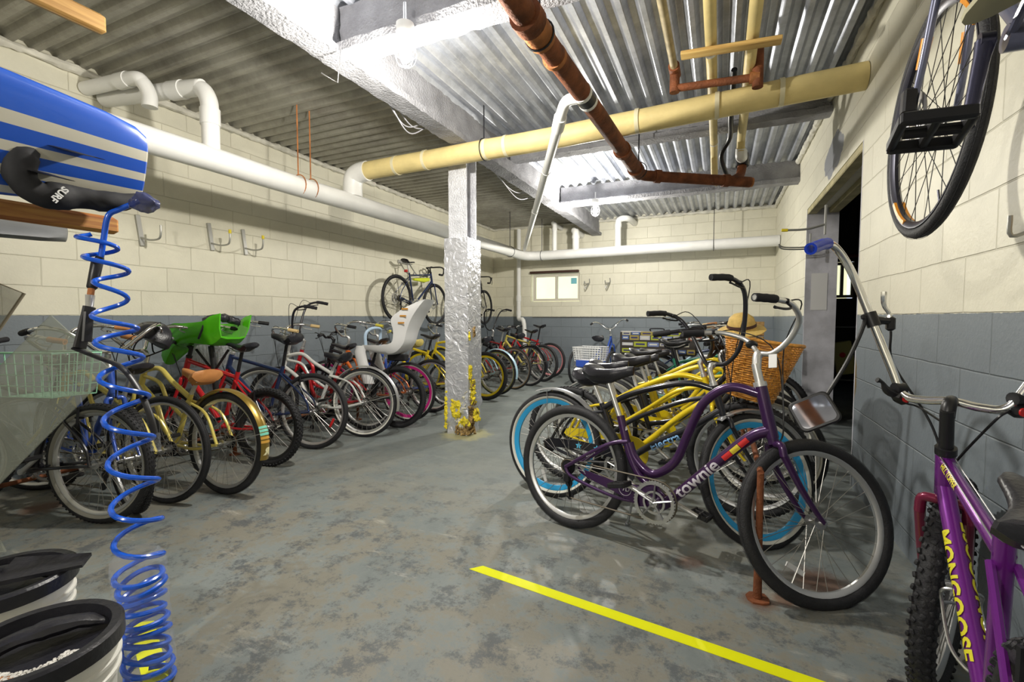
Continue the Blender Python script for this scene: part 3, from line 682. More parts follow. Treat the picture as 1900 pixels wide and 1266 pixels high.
WCACHE = {}
def wheel_meshes(R, tw, rim, side, tread, spoke, deep, thick=.0013, seg=56):
    key = (R, tw, rim.name, side.name if side else '', tread, spoke.name, deep, thick)
    if key in WCACHE: return WCACHE[key]
    b = MB(); r0 = R - tw * .98; prof = []
    n = 14
    for k in range(n):
        a = 2 * PI * k / n
        prof.append((R - tw * .5 + tw * .5 * math.cos(a), tw * .5 * math.sin(a)))
    b.lathe(prof, seg)
    if side:
        # faces between 50 and 125 degrees carry the sidewall colour
        k0 = len(b.f) - seg * n
        for i in range(seg):
            for j in range(n):
                a = (j + .5) / n * 360; a = min(a, 360 - a)
                if 106 < a < 150: b.m[k0 + i * n + j] = 1
    if tread == 'knob':
        b.mi = 0; cnt = 62
        for i in range(cnt):
            a = 2 * PI * i / cnt
            for y, dd, ln in ((0, (.018, .013, .008), 0), (tw * .30, (.014, .011, .009), .5), (-tw * .30, (.014, .011, .009), .5), (tw * .47, (.015, .010, .012), 0), (-tw * .47, (.015, .010, .012), 0)):
                rr = R - .001 if y == 0 else (R - tw * .08 if abs(y) < tw * .4 else R - tw * .26)
                b.box((0, 0, 0), dd, T=RY(-(a + ln * 2 * PI / cnt) + PI / 2) @ T3(0, y, rr) @ RX(-y / (tw * .5) * .9) @ RZ(.35 if i % 2 else -.35), bev=.002)
    elif tread == 'slick':
        for y in (-tw * .17, tw * .17): b.lathe([(R + .0006, y - .001), (R + .0016, y), (R + .0006, y + .001)], seg)
    elif tread == 'block':
        cnt = 80
        for i in range(cnt):
            a = 2 * PI * i / cnt
            for y in (-.3, -.1, .1, .3): b.box((0, 0, 0), (.010, tw * .13, .004), T=RY(-a - abs(y) * .06) @ T3(0, y * tw, R - abs(y) ** 2 * tw * .8))
    tyre = b.mesh('tyre', [M_rubber, side or M_rubber])
    b = MB(); ro = R - tw * .93; ri = ro - (.030 if deep else .019); hw = min(tw * .42, .0155)
    b.lathe([(ro, -hw), (ro, hw), (ro - .008, hw * .92), (ri, hw * .35), (ri, -hw * .35), (ro - .008, -hw * .92)], seg)
    if not deep:
        for q in range(1): b.tube([(0, 0, -ri + .002), (0, 0, -ri + .045)], .003, 6)
    rimm = b.mesh('rim', rim)
    b = MB(); N_ = 32; rf = .024
    for i in range(N_):
        a = 2 * PI * i / N_; sd = 1 if i % 2 else -1; cross = (.75 if (i // 2) % 2 else -.75)
        b.tube([(rf * math.cos(a + cross), sd * .026, rf * math.sin(a + cross)), (ri * math.cos(a), sd * .002, ri * math.sin(a))], thick, 4)
    sp = b.mesh('spokes', spoke)
    b = MB(); b.tube([(0, -.05, 0), (0, -.032, 0), (0, -.03, 0), (0, -.024, 0), (0, -.022, 0), (0, .022, 0), (0, .024, 0), (0, .03, 0), (0, .032, 0), (0, .05, 0)], [.009, .011, .027, .027, .013, .013, .027, .027, .011, .009], 16)
    b.tube([(0, -.062, 0), (0, .062, 0)], .005, 8)
    hub = b.mesh('hub', M_steel)
    WCACHE[key] = (tyre, rimm, sp, hub); return WCACHE[key]
def make_wheel(parent, M, w, disc=False, spin=0.0, refl=None):
    t, r, s, h = w
    o = link('wheel', r, parent, M @ RY(spin))
    link('tyre', t, o); link('spokes', s, o); link('hub', h, o)
    if disc:
        b = MB(); b.lathe([(.055, -.034), (.080, -.034), (.080, -.036), (.055, -.036)], 32)
        for k in range(6): a = k * PI / 3; b.tube([(.02 * math.cos(a), -.035, .02 * math.sin(a)), (.06 * math.cos(a + .4), -.035, .06 * math.sin(a + .4))], .003, 5)
        b.v = [(p[0], -p[1], p[2]) for p in b.v]
        b.build('brake_disc', M_steel, o)
    if refl:
        b = MB(); b.box((0, .010, -.21), (.085, .006, .022), bev=.002); b.build('spoke_reflector', refl, o)
    return o

SADDLE_CACHE = {}
def saddle_mesh(kind, m):
    k = (kind, m.name)
    if k in SADDLE_CACHE: return SADDLE_CACHE[k]
    L = {'wide': .26, 'sport': .27, 'race': .28, 'slab': .27}[kind]
    W = {'wide': .115, 'sport': .080, 'race': .068, 'slab': .105}[kind]
    th = {'wide': .085, 'sport': .045, 'race': .030, 'slab': .07}[kind]
    rings = []
    for i in range(15):
        t = i / 14; x = L * .62 - L * t
        w = .022 + (W - .022) * (1 / (1 + math.exp(-11 * (t - .58)))) ; w *= math.sqrt(max(.02, 1 - max(0, (t - .9) / .1) ** 2 * .75)); w *= math.sqrt(min(1, .25 + t * 9))
        zc = .012 * math.cos(t * PI * 1.6) + (.012 if t > .85 else 0)
        h = th * (.55 + .45 * min(1, t * 1.6)) * (1 if t < .93 else .75)
        r = []
        for j in range(16):
            a = 2 * PI * j / 16; c, s_ = math.cos(a), math.sin(a)
            yy = w * (abs(c) ** .75) * (1 if c >= 0 else -1); zz = (h * .5) * (abs(s_) ** .7) * (1 if s_ >= 0 else -1)
            r.append((x, yy * (1 if s_ > -.2 else .86), zc + zz - h * .5))
        rings.append(r)
    b = MB(); b.loft(rings)
    me = b.mesh('saddle', m); SADDLE_CACHE[k] = me; return me

FR = {
 'mtb':     dict(BB=(.43, .29), seat=(.295, .70), hb=(-.185, .70), ht=(-.225, .83), sad=(.235, .93), rt=.019),
 'cruiser': dict(BB=(.47, .28), seat=(.335, .62), hb=(-.20, .66), ht=(-.245, .80), sad=(.25, .86), rt=.017),
 'step':    dict(BB=(.45, .28), seat=(.325, .64), hb=(-.19, .68), ht=(-.235, .82), sad=(.25, .88), rt=.018),
 'townie':  dict(BB=(.515, .275), seat=(.285, .62), hb=(-.19, .655), ht=(-.245, .865), sad=(.17, .89), rt=.022),
 'small':   dict(BB=(.43, .29), seat=(.300, .73), hb=(-.185, .675), ht=(-.22, .79), sad=(.09, .87), rt=.019),
 'road':    dict(BB=(.41, .275), seat=(.275, .74), hb=(-.115, .70), ht=(-.16, .84), sad=(.215, .985), rt=.015),
}
def two(b, p, q, y0, y1, r, mid=None, seg=8):
    for s in (-1, 1):
        pts = [(p[0], s * y0, p[1]), (q[0], s * y1, q[1])] if mid is None else spline([(p[0], s * y0, p[1]), (mid[0], s * mid[2], mid[1]), (q[0], s * y1, q[1])], 5)
        b.tube(pts, r, seg)
def bike(name, label, pos, heading, style='mtb', wb=1.05, R=.335, tw=.045, col=P_black, col2=None, fork=None, rim=M_alu, side=None, tread='slick',
         spoke=M_spoke, deep=False, bars='flat', steer=0, lean=0, grip=M_foamgrip, barm=None, saddle='sport', sadm=M_leather, fender=None, fender_r=None, group=None,
         cat='bicycle', z0=0.0, kick=False, disc=False, crank=0.6, detail=1, rear=True, sad_dz=0.0, susp=False, ring=M_steel, extra_bar=None, refl=None, thick=.0013, pitch=0, rack=None, chain=True, stemup=.10, barw=1.0, front=True, armm=None, pedal=1.0, fr_rng=None, rc=None, ring_y=-.048):
    h = math.radians(heading)
    M = T3(pos[0], pos[1], z0) @ RZ(h) @ RY(math.radians(pitch)) @ RX(-math.radians(lean))
    root = empty(name, M, label, cat, group)
    g = FR[style]; fork = fork or col; col2 = col2 or col; barm = barm or M_chrome
    BB = Vector((g['BB'][0], 0, g['BB'][1])); ST = Vector((g['seat'][0], 0, g['seat'][1]))
    HB = Vector((wb + g['hb'][0], 0, g['hb'][1])); HT = Vector((wb + g['ht'][0], 0, g['ht'][1])); rt = g['rt']
    RH = (0, R); FH = Vector((wb, 0, R))
    ax = (HT - HB).normalized()
    SM = T3(*HB) @ Matrix.Rotation(math.radians(steer), 4, ax) @ T3(*(-HB))
    b = MB()
    b.tube([HB - ax * .005, HT + ax * .005], rt * 1.15, 14)
    b.tube([BB + Vector((0, -.036, 0)), BB + Vector((0, .036, 0))], .024, 16)
    xy = lambda p: (p[0], p[2])
    if style in ('mtb', 'road', 'small'):
        b.tube([HT - ax * .025, ST - Vector((0, 0, .02))], rt * .9, 12); b.tube([HB + ax * .02, BB], rt * 1.1, 12); b.tube([BB, ST, ST + (ST - BB).normalized() * .03], rt * .9, 12)
        two(b, RH, xy(BB), .058, .030, rt * .5, (.2, R - .02, .052)); two(b, RH, (ST.x + .01, ST.z - .04), .058, .018, rt * .42, (.05, R + .12, .050))
        b.tube([(.30, -.045, .32), (.30, .045, .32)], .006, 6)
    elif style == 'cruiser':
        b.tube(spline([HT - ax * .02, (wb - .40, 0, .80), (.52, 0, .715), ST - Vector((0, 0, .01))], 6), rt, 12)
        b.tube(spline([HB + ax * .015, (wb - .36, 0, .56), (.60, 0, .40), BB], 6), rt * 1.1, 12)
        b.tube(spline([HT - ax * .06, (wb - .40, 0, .70), (.56, 0, .58), (.40, 0, .47)], 6), rt * .75, 10)
        b.tube([BB, ST + (ST - BB).normalized() * .02], rt * .95, 12)
        two(b, RH, (BB.x - .02, BB.z + .01), .060, .028, rt * .6, (.22, R - .05, .055)); two(b, RH, (ST.x + .01, ST.z - .03), .060, .016, rt * .55, (.12, R + .19, .050))
    elif style == 'step':
        b.tube(spline([HT - ax * .03, (wb - .36, 0, .64), (.62, 0, .46), (.42, 0, .40)], 6), rt * 1.0, 12)
        b.tube(spline([HB + ax * .01, (wb - .32, 0, .52), (.62, 0, .34), BB], 6), rt * 1.1, 12)
        b.tube([BB, ST + (ST - BB).normalized() * .02], rt * .95, 12)
        two(b, RH, xy(BB), .060, .028, rt * .55, (.22, R - .04, .055)); two(b, RH, (ST.x + .01, ST.z - .05), .060, .018, rt * .5, (.09, R + .13, .050))
    elif style == 'townie':
        b.tube(spline([HT - ax * .035, (wb - .37, 0, .85), (wb - .48, 0, .765), (wb - .54, 0, .62), (wb - .59, 0, .48), (wb - .67, 0, .40), (.44, 0, .395), (.37, 0, .45), (.335, 0, .52)], 7), rt * .95, 14)
        b.tube(spline([HB + ax * .03, (wb - .30, 0, .615), (BB.x + .05, 0, .285), (BB.x + .0, 0, .25)], 7), rt * 1.15, 14)
        b.tube(spline([ST + Vector((-.01, 0, .03)), ST, (.335, 0, .48), (.40, 0, .37), BB + Vector((-.02, 0, .04))], 5), rt * .95, 14)
        for s in (-1, 1):
            b.tube(spline([(0, s * .062, R), (.14, s * .058, R + .10), (.25, s * .03, R + .17), (.33, s * .012, R + .19)], 5), rt * .5, 10)
            b.tube(spline([(0, s * .062, R), (.05, s * .062, R - .045), (.28, s * .05, R - .09), (.42, s * .034, R - .09)], 5), rt * .42, 10)
    o_frame = b.build('frame', col, root)
    # front assembly
    b = MB(); cr = HB - ax * .035; cz = max(cr.z - .01, R + .36 - .33 + R - .0)
    crown = HB - ax * .03
    w = tw * .5 + .022
    b.tube([HB, crown], rt, 12)
    for s in (-1, 1):
        b.tube(spline([crown + Vector((0, s * .012, 0)), crown + Vector((.004, s * w * .9, -.006)), crown + Vector((.012, s * w, -.05))], 4), rt * .72, 10)
        lo = FH + Vector((0, s * .052, 0)); hi = crown + Vector((.012, s * w, -.045))
        if susp: b.tube([hi, hi.lerp(lo, .35)], rt * .66, 10); b.tube([hi.lerp(lo, .33), hi.lerp(lo, .36), hi.lerp(lo, .95), lo], [rt * .7, rt * .98, rt * .9, .012], 12)
        else: b.tube(spline([hi, hi.lerp(lo, .5) + Vector((-.012, 0, 0)), hi.lerp(lo, .85) + Vector((-.008, 0, 0)), lo], 4), [rt * .72 - (rt * .72 - .008) * k / 12 for k in range(13)], 10)
    link('fork', b.mesh('fork', fork), root, SM)
    wm = wheel_meshes(R, tw, rim, side, tread, spoke, deep, thick)
    if front: make_wheel(root, SM @ T3(*FH), wm, disc, .4, refl)
    if rear: make_wheel(root, T3(0, 0, R), wm, disc, 1.1, refl)
    SB = HT + ax * stemup
    b = MB(); b.tube([HT, HT + ax * .02, HT + ax * .021, SB], [rt * 1.25, rt * 1.25, rt * .85, rt * .8], 12)
    SF = {'drop': (.085, .01), 'flat': (.075, .02), 'cruiser': (.05, .03), 'ape': (.04, .02), 'townie': (.02, .05), 'tall': (.05, .02)}[bars]
    C = SB + Vector((SF[0], 0, SF[1]))
    b.tube(spline([SB - ax * .02, SB + Vector((SF[0] * .4, 0, SF[1] * .7)), C], 5), rt * .85, 12)
    link('stem', b.mesh('stem', M_black if bars in ('flat', 'drop', 'tall') else M_alu), root, SM)
    half = {
     'flat': [(0, 0, 0), (.0, .05, .0), (-.005, .12, .035), (-.02, .20, .04), (-.045, .31, .04)],
     'cruiser': [(0, 0, 0), (.02, .06, .01), (.045, .13, .075), (.03, .21, .135), (-.05, .275, .150), (-.15, .31, .135), (-.24, .325, .12)],
     'ape': [(0, 0, 0), (.02, .07, .0), (.035, .15, .07), (.015, .22, .22), (-.03, .27, .33), (-.12, .295, .365), (-.24, .30, .345)],
     'tall': [(0, 0, 0), (.005, .06, -.008), (.01, .11, .0), (.02, .145, .07), (.03, .22, .24), (.02, .27, .36), (-.02, .30, .425), (-.085, .31, .44), (-.20, .315, .415)],
     'drop': [(0, 0, 0), (0, .16, 0), (.03, .195, 0), (.085, .205, -.01), (.10, .21, -.06), (.06, .215, -.12), (-.04, .22, -.13)],
     'townie': [(0, 0, 0), (.03, .05, .0), (.055, .12, .05), (.045, .19, .115), (-.03, .25, .15), (-.12, .285, .145), (-.22, .305, .13)],
    }[bars]
    half = [(p[0], p[1] * barw, p[2]) for p in half]
    hb = MB(); full = [(p[0], -p[1], p[2]) for p in half[::-1][:-1]] + half
    path = spline([C + Vector(p) for p in full], 6)
    hb.tube(path, .0115, 10)
    ho = link('handlebar', hb.mesh('handlebar', barm), root, SM)
    gl = 8 if bars in ('flat',) else 7
    for s in (0, 1):
        seg_ = path[:gl] if s == 0 else path[-gl:]
        gb = MB(); L_ = [p for p in seg_]
        gb.tube(L_, [.0175 if (i + s) % 2 else .0163 for i in range(len(L_))], 12)
        gb.build('grip', grip, ho)
        if bars in ('flat', 'cruiser', 'townie', 'ape', 'tall') and detail:
            i0 = gl + 2 if s == 0 else len(path) - gl - 3
            p = path[i0]; q = path[gl - 2] if s == 0 else path[-gl + 1]
            d = (q - p).normalized()
            lb = MB(); lb.box((0, 0, 0), (.03, .022, .02), T=T3(*p), bev=.004)
            o_ = Vector((.028, 0, -.022))
            lb.tube(spline([p, p + o_, p + o_ * 1.5 + d * .05, p + o_ * 1.5 + d * .11], 4), [.005] * 12 + [.007], 6)
            lb.build('brake_lever', M_dark if barm is not M_chrome else M_steel, ho)
            cb = MB(); cb.tube(spline([p + Vector((0, 0, .0)), p + Vector((.10, -.04 * (1 if p.y > 0 else -1), .015)), C + Vector((.09, .03 * (1 if p.y > 0 else -1), .03)), HB + Vector((.05, 0, .06)), HB + Vector((.03, 0, -.03))], 6), .0028, 5)
            cb.build('brake_cable', M_black, ho)
        if bars == 'drop':
            p = path[12] if s == 0 else path[-13]
            lb = MB(); lb.tube([p, p + Vector((.03, 0, .03)), p + Vector((.045, 0, .05))], [.016, .017, .010], 8); lb.tube(spline([p + Vector((.04, 0, .02)), p + Vector((.06, 0, -.04)), p + Vector((.04, 0, -.09))], 4), .006, 6)
            lb.build('brake_lever', M_black, ho)
    # saddle
    S = Vector((g['sad'][0], 0, g['sad'][1] + sad_dz))
    b = MB(); d = (ST - BB).normalized(); top = S + Vector((.01, 0, -.055))
    b.tube([ST - d * .05, ST + d * .02, top], .0135, 12); b.build('seat_post', M_alu if style != 'mtb' else M_dark, root)
    so = link('saddle', saddle_mesh(saddle, sadm), root, T3(*S))
    rb = MB()
    for s in (-1, 1): rb.tube(spline([(.12, s * .012, -.03), (.05, s * .022, -.058), (-.03, s * .024, -.058), (-.07, s * .045, -.035)], 4), .0035, 6)
    rb.build('saddle_rail', M_steel, so)
    if saddle in ('wide', 'slab'):
        for s in (-1, 1):
            cs = MB(); cs.tube([(-.06 + .012 * math.cos(k * .9), s * .055 + .012 * math.sin(k * .9), -.075 + k * .0026) for k in range(18)], .0028, 5); cs.build('saddle_spring', M_steel, so)
    # drivetrain (right side = -y)
    rc = rc or (.085 if style != 'road' else .10)
    b = MB(); c = T3(BB.x, ring_y, BB.z)
    b.lathe([(rc, -.003), (rc, .003), (rc - .016, .003), (rc - .016, -.003)], 44, T=c)
    for k in range(44):
        a = 2 * PI * k / 44; b.box((0, 0, 0), (.006, .003, .006), T=c @ RY(a) @ T3(0, 0, rc + .001))
    for k in range(5):
        a = 2 * PI * k / 5 + .3; b.tube([(0, 0, 0), ((rc - .01) * math.cos(a), 0, (rc - .01) * math.sin(a))], [.016, .006], 8, T=c, flat=(1, .5))
    b.lathe([(rc * .55, -.004), (rc * .55, .004), (rc * .45, .004), (rc * .45, -.004)], 32, T=c)
    b.disc(.02, -.012, .012, 16, T=c)
    b.build('chainring', ring, root)
    for s, a in ((-1, crank), (1, crank + PI)):
        e = BB + Vector((.165 * math.cos(a), s * .082, -.165 * math.sin(a)))
        ab = MB(); ab.tube([BB + Vector((0, s * .062, 0)), BB + Vector((.03 * math.cos(a), s * .066, -.03 * math.sin(a))), e], [.016, .013, .011], 10, flat=(1, 1)); ab.disc(.017, -.01, .01, 14, T=T3(BB.x, s * .062, BB.z)); ab.disc(.012, -.022 * s - .004, .004 - .022 * s, 14, T=T3(BB.x, s * .07, BB.z)) if False else None
        ao = ab.build('crank_arm', armm or M_alu, root)
        pb = MB(); py = s * .135; T = T3(e.x, py, e.z) @ RY(.25 * s)
        for xx in (-.038, .038): pb.box((xx * pedal, 0, 0), (.014, .088 * pedal, .026), T=T, bev=.004)
        for yy in (-.04, 0, .04): pb.box((0, yy * pedal, 0), (.075 * pedal, .014, .022), T=T, bev=.003)
        pb.tube([(0, -.055 * s, 0), (0, .04 * s, 0)], .011, 8, T=T)
        pb.build('pedal', M_black, ao)
    if chain:
        b = MB()
        for i, rr in enumerate((.045, .040, .036, .031, .026)):
            b.tube([(0, -.034 - i * .0042, R), (0, -.036 - i * .0042, R)], rr if detail else .04, 20)
        b.build('sprockets', M_dark, root)
        b = MB(); pts = []
        for k in range(10): a = -PI / 2 + PI * k / 9; pts.append((BB.x + rc * math.cos(a), -.048, BB.z + rc * math.sin(a)))
        for k in range(8): a = PI / 2 + PI * k / 7; pts.append((.038 * math.cos(a), -.044, R + .038 * math.sin(a)))
        if detail and style != 'cruiser': pts[-1:] = [(.0, -.046, R - .05), (.035, -.048, R - .09), (.02, -.05, R - .15), (.045, -.05, R - .16)]
        b.tube(pts, .0042, 6, closed=True); b.build('chain', mat('greasy_chain', (.16, .14, .11), .45, .8), root)
        if style != 'cruiser':
            b = MB(); b.box((.012, -.060, R - .055), (.035, .018, .05), bev=.006); b.tube([(.022, -.056, R - .08), (.035, -.054, R - .155)], .010, 8, flat=(1, .5))
            for p_ in ((.022, R - .085), (.035, R - .15)): b.tube([(p_[0], -.052, p_[1]), (p_[0], -.045, p_[1])], .021, 14)
            b.build('derailleur', M_dark, root)
    def fend(nm, cx_, mtr, a0, a1, Mx, wide):
        b = MB(); rings = []; n_ = 26
        for i in range(n_ + 1):
            a = math.radians(a0 + (a1 - a0) * i / n_); r = []
            for j in range(9):
                u = -1 + 2 * j / 8; yy = u * wide * .5; rr = R + .014 + .012 * math.cos(u * PI / 2)
                r.append((cx_ + rr * math.cos(a), yy, R + rr * math.sin(a)))
            for j in range(9):
                u = 1 - 2 * j / 8; yy = u * (wide * .5 - .002); rr = R + .0115 + .012 * math.cos(u * PI / 2)
                r.append((cx_ + rr * math.cos(a), yy, R + rr * math.sin(a)))
            rings.append(r)
        b.loft(rings)
        o = link(nm, b.mesh(nm, mtr), root, Mx)
        st = MB(); a = math.radians(a0 + (a1 - a0) * (.18 if nm == 'rear_fender' else .85))
        for s in (-1, 1): st.tube([(cx_, s * .058, R), (cx_ + (R + .015) * math.cos(a), s * wide * .5, R + (R + .015) * math.sin(a))], .0025, 5)
        st.build('fender_stay', M_steel, o)
        return o
    if fender_r or fender: fo = fend('rear_fender', 0, fender_r or fender, *(fr_rng or (192, 40)), Matrix.Identity(4), tw + .018)
    if fender: fend('front_fender', wb, fender, 130, 20, SM, tw + .018)
    if rack:
        b = MB()
        for s in (-1, 0, 1): b.tube([(.18, s * .05, R * 2 + .05), (-.22, s * .06, R * 2 + .05)], .005, 6)
        for x in (-.22, -.1, .05, .16): b.tube([(x, -.06, R * 2 + .05), (x, .06, R * 2 + .05)], .004, 6)
        for s in (-1, 1): b.tube([(-.05, s * .062, R * 2 + .05), (0, s * .07, R)], .005, 6); b.tube([(-.18, s * .062, R * 2 + .05), (0, s * .07, R)], .005, 6)
        b.build('rack', rack, root)
    if kick:
        kb = MB(); kb.tube([(.36, .04, .26), (.30, .14, .13), (.25, .225, .03 - lean * 0)], .007, 8); kb.tube([(.255, .215, .045), (.25, .228, .02)], .013, 8)
        kb.build('kickstand', M_steel, root)
    if style in ('mtb', 'small') or tread != 'slick':
        for cx_, Mx in ((0, Matrix.Identity(4)), (wb, SM)):
            vb = MB(); zz = R * 2 - tw - .012
            xx = cx_ + (.10 if cx_ == 0 else -.02)
            for s in (-1, 1): vb.tube([(xx, s * .036, zz - .05), (xx, s * .030, zz + .045)], .007, 6); vb.box((xx, s * .024, zz - .015), (.05, .010, .010))
            vb.tube([(xx, -.03, zz + .045), (xx, .03, zz + .048)], .0018, 5)
            link('rim_brake', vb.mesh('rim_brake', M_dark), root, Mx)
    return dict(root=root, SM=SM, C=C, BB=BB, ST=ST, HB=HB, HT=HT, S=S, frame=o_frame, bar=ho, path=path, R=R, wb=wb, rt=rt, M=M, ax=ax)

# ------------------------------------------------------------------ helpers for bicycle fittings
def attach(o, d, Mw=None):
    """put a fitting given in room coordinates on a bicycle"""
    o.parent = d['root']; o.matrix_local = d['M'].inverted() @ (Mw if Mw is not None else Matrix.Identity(4)); return o
def guard(d, m, txt=None):
    BB = d['BB']; R = d['R']; b = MB(); out = []
    for k in range(9): a = -PI / 2.2 + (PI * .95) * k / 8; out.append((BB.x + .112 * math.cos(a), BB.z + .112 * math.sin(a)))
    out += [(.20, R + .062), (.02, R + .05), (-.04, R + .02), (.02, R - .005), (.22, R + .012), (BB.x - .02, BB.z + .055), (BB.x + .06, BB.z + .0)]
    n = len(out)
    b.add([(p[0], -.062, p[1]) for p in out] + [(p[0], -.068, p[1]) for p in out], [tuple(range(n)), tuple(range(2 * n - 1, n - 1, -1))] + [(i, (i + 1) % n, n + (i + 1) % n, n + i) for i in range(n)])
    o = b.build('chain_guard', m, d['root'], smooth=False); return o
def wire_basket(d, m, x0, x1, hw, z0, z1, nx=6, nz=5, r=.0018, front=True, flare=1.12, panel=None):
    b = MB()
    def ring(z):
        f = 1 + (flare - 1) * (z - z0) / (z1 - z0); c = (x0 + x1) / 2; a = (x1 - x0) / 2 * f; w = hw * f
        return [(c - a, -w, z), (c + a, -w, z), (c + a, w, z), (c - a, w, z)]
    for i in range(nz + 1): b.tube(ring(z0 + (z1 - z0) * i / nz), r * (2.2 if i == nz else 1), 5, closed=True)
    lo, hi = ring(z0), ring(z1)
    for s in range(4):
        for k in range(nx):
            t = k / nx; p = Vector(lo[s]).lerp(Vector(lo[(s + 1) % 4]), t); q = Vector(hi[s]).lerp(Vector(hi[(s + 1) % 4]), t); b.tube([p, q], r, 5)
    for k in range(1, nx):
        t = k / nx; b.tube([Vector(lo[0]).lerp(Vector(lo[1]), t), Vector(lo[3]).lerp(Vector(lo[2]), t)], r, 5); b.tube([Vector(lo[0]).lerp(Vector(lo[3]), t), Vector(lo[1]).lerp(Vector(lo[2]), t)], r, 5)
    if panel: b.mi = 1; b.loft([[(p[0], p[1], z0) for p in lo], [(p[0], p[1], z1 - .004) for p in hi]], cap=False)
    return link('basket', b.mesh('basket', [m, panel or m]), d['root'], d['SM'] if front else None)
def ushell(b, prof):
    """prof rows: x, z, nx, nz (towards the rider), half width, side depth"""
    rings = []
    for x, z, nx, nz, w, dp in prof:
        def at(y, h): return (x + nx * h, y, z + nz * h)
        r = [at(-w * 1.06, dp), at(-w, dp * .4), at(-w * .8, .0), at(-w * .4, -.012), at(w * .4, -.012), at(w * .8, 0), at(w, dp * .4), at(w * 1.06, dp)]
        t = .010
        r += [at(w * 1.06 - t, dp), at(w - t * 1.2, dp * .42), at(w * .78, t * 1.4), at(w * .38, t * .4), at(-w * .38, t * .4), at(-w * .78, t * 1.4), at(-w + t * 1.2, dp * .42), at(-w * 1.06 + t, dp)]
        rings.append(r)
    # smooth along the length
    out = []
    for i in range(len(rings) - 1):
        pass
    n = len(rings[0]); cols = [spline([r[j] for r in rings], 5) for j in range(n)]
    rings = [[cols[j][i] for j in range(n)] for i in range(len(cols[0]))]
    b.loft(rings)
def helmet(name, label, M, m):
    b = MB(); rings = []
    for i in range(13):
        a = PI * .5 * i / 12; z = .13 * math.sin(a); k = math.cos(a) * .98 + .02; r = []
        for j in range(36):
            t = 2 * PI * j / 36; rr = 1 + .07 * math.cos(t * 7) * math.sin(a * 2)
            r.append((.145 * k * rr * math.cos(t), .105 * k * rr * math.sin(t), z + .012 * math.cos(t * 2)))
        rings.append(r)
    b.loft(rings); o = b.build(name, m, M=M)
    b = MB()
    for s in (-1, 1):
        for q in (-.06, .02, .08): b.ball((q, s * .052, .105 - abs(q) * .35), (.030, .010, .012), 10)
    b.ball((.0, 0, .128), (.05, .010, .010), 10)
    b.build('vents', mat('vent_shadow_lining', (.16, .16, .17), .7), o)
    b = MB()
    for s in (-1, 1): b.tube(spline([(.06, s * .10, .0), (.02, s * .085, -.06), (0, s * .04, -.13), (0, 0, -.15)], 4), .005, 5); b.tube(spline([(-.07, s * .09, .0), (-.01, s * .086, -.05), (.02, s * .085, -.06)], 4), .005, 5)
    b.build('strap', M_black, o)
    return tag(o, label, 'helmet')

GL = 'bicycles parked nose-in along the left wall'
GR = 'bicycles parked side by side along the right wall'
def B(lab, pos, hd, **k):
    return bike('bicycle', lab, pos, hd, **k)

# ------------------------------------------------------------------ right hand group
hero = B('dark purple step-through bicycle with black saddle and large silver chainring, frontmost beside the floor tape', (-.75, 2.42), -15.7, style='townie', wb=1.17, R=.335, tw=.052, col=P_purple, rim=M_alu, tread='slick', bars='townie',
         steer=45, lean=7, saddle='wide', kick=True, group=GR, barm=M_alu, crank=3.50, rc=.098, ring_y=-.080, refl=M_reflector, thick=.0014, stemup=.10, sad_dz=.01)
d = hero; BB, HB, HT = d['BB'], d['HB'], d['HT']
M_letw = mat('silver_lettering', (.62, .58, .66), .4)
b = MB(); a0 = Vector((BB.x + .05, 0, .26)); b0 = Vector((d['wb'] - .30, 0, .59))
text_on_tube(b, 'townie', .080, (BB.x + .05, 0, .285), (d['wb'] - .30, 0, .615), .0262, (0, -1, .18), start=.055, bold=.0015, stretch=1.10)
b.build('frame_lettering', M_letw, d['root'], smooth=False)
b = MB(); out = [(.12, .345), (.30, .325), (.46, .335), (.52, .352), (.56, .32), (.50, .25), (.44, .235), (.30, .275), (.14, .31)]
n = len(out)
b.add([(p[0], -.062, p[1]) for p in out] + [(p[0], -.068, p[1]) for p in out], [tuple(range(n)), tuple(range(2 * n - 1, n - 1, -1))] + [(i, (i + 1) % n, n + (i + 1) % n, n + i) for i in range(n)])
cg = b.build('chain_guard', P_purple, d['root'], smooth=False)
b = MB(); b.lathe([(.034, -.0005), (.034, .0005), (.0315, .0005), (.0315, -.0005)], 28, T=T3(.36, -.0695, .302)); text_flat(b, '7D', .032, T3(.345, -.0695, .291) @ RX(PI / 2), .0005)
b.build('guard_badge', M_letw, cg, smooth=False)
b = MB(); text_on_tube(b, 'electra', .020, (.10, -.06, .40), (.25, -.035, .50), .0118, (0, -1, .2), start=.03)
b.build('stay_lettering', M_letw, d['root'], smooth=False)
for (s0, nm, m) in ((.335, 'red_sticker', mat('red_sticker', (.7, .03, .03), .4)), (.382, 'yellow_sticker', mat('yellow_sticker', (.8, .62, .05), .4)), (.43, 'red_sticker', MATS['red_sticker'] if 'red_sticker' in MATS else None)):
    m = m or MATS['red_sticker']; P0 = Vector((BB.x + .05, 0, .285)); P1 = Vector((d['wb'] - .30, 0, .615)); t = (P1 - P0).normalized(); c = P0 + t * s0
    vs = []; L_ = .045
    for k in range(6):
        a = -.6 + .9 * k / 5; dd = Vector((0, -math.cos(a), 0)) + Vector((-t.z, 0, t.x)) * math.sin(a)
        vs += [c + dd * .0268, c + t * L_ + dd * .0268]
    b = MB(); b.add(vs, [(2 * k, 2 * k + 1, 2 * k + 3, 2 * k + 2) for k in range(5)]); b.build(nm, m, d['root'])
b = MB(); b.box((0, 0, 0), (.004, .035, .06), T=T3(*(d['C'] + Vector((.01, -.075, -.045)))) @ RZ(.5), bev=.0015)
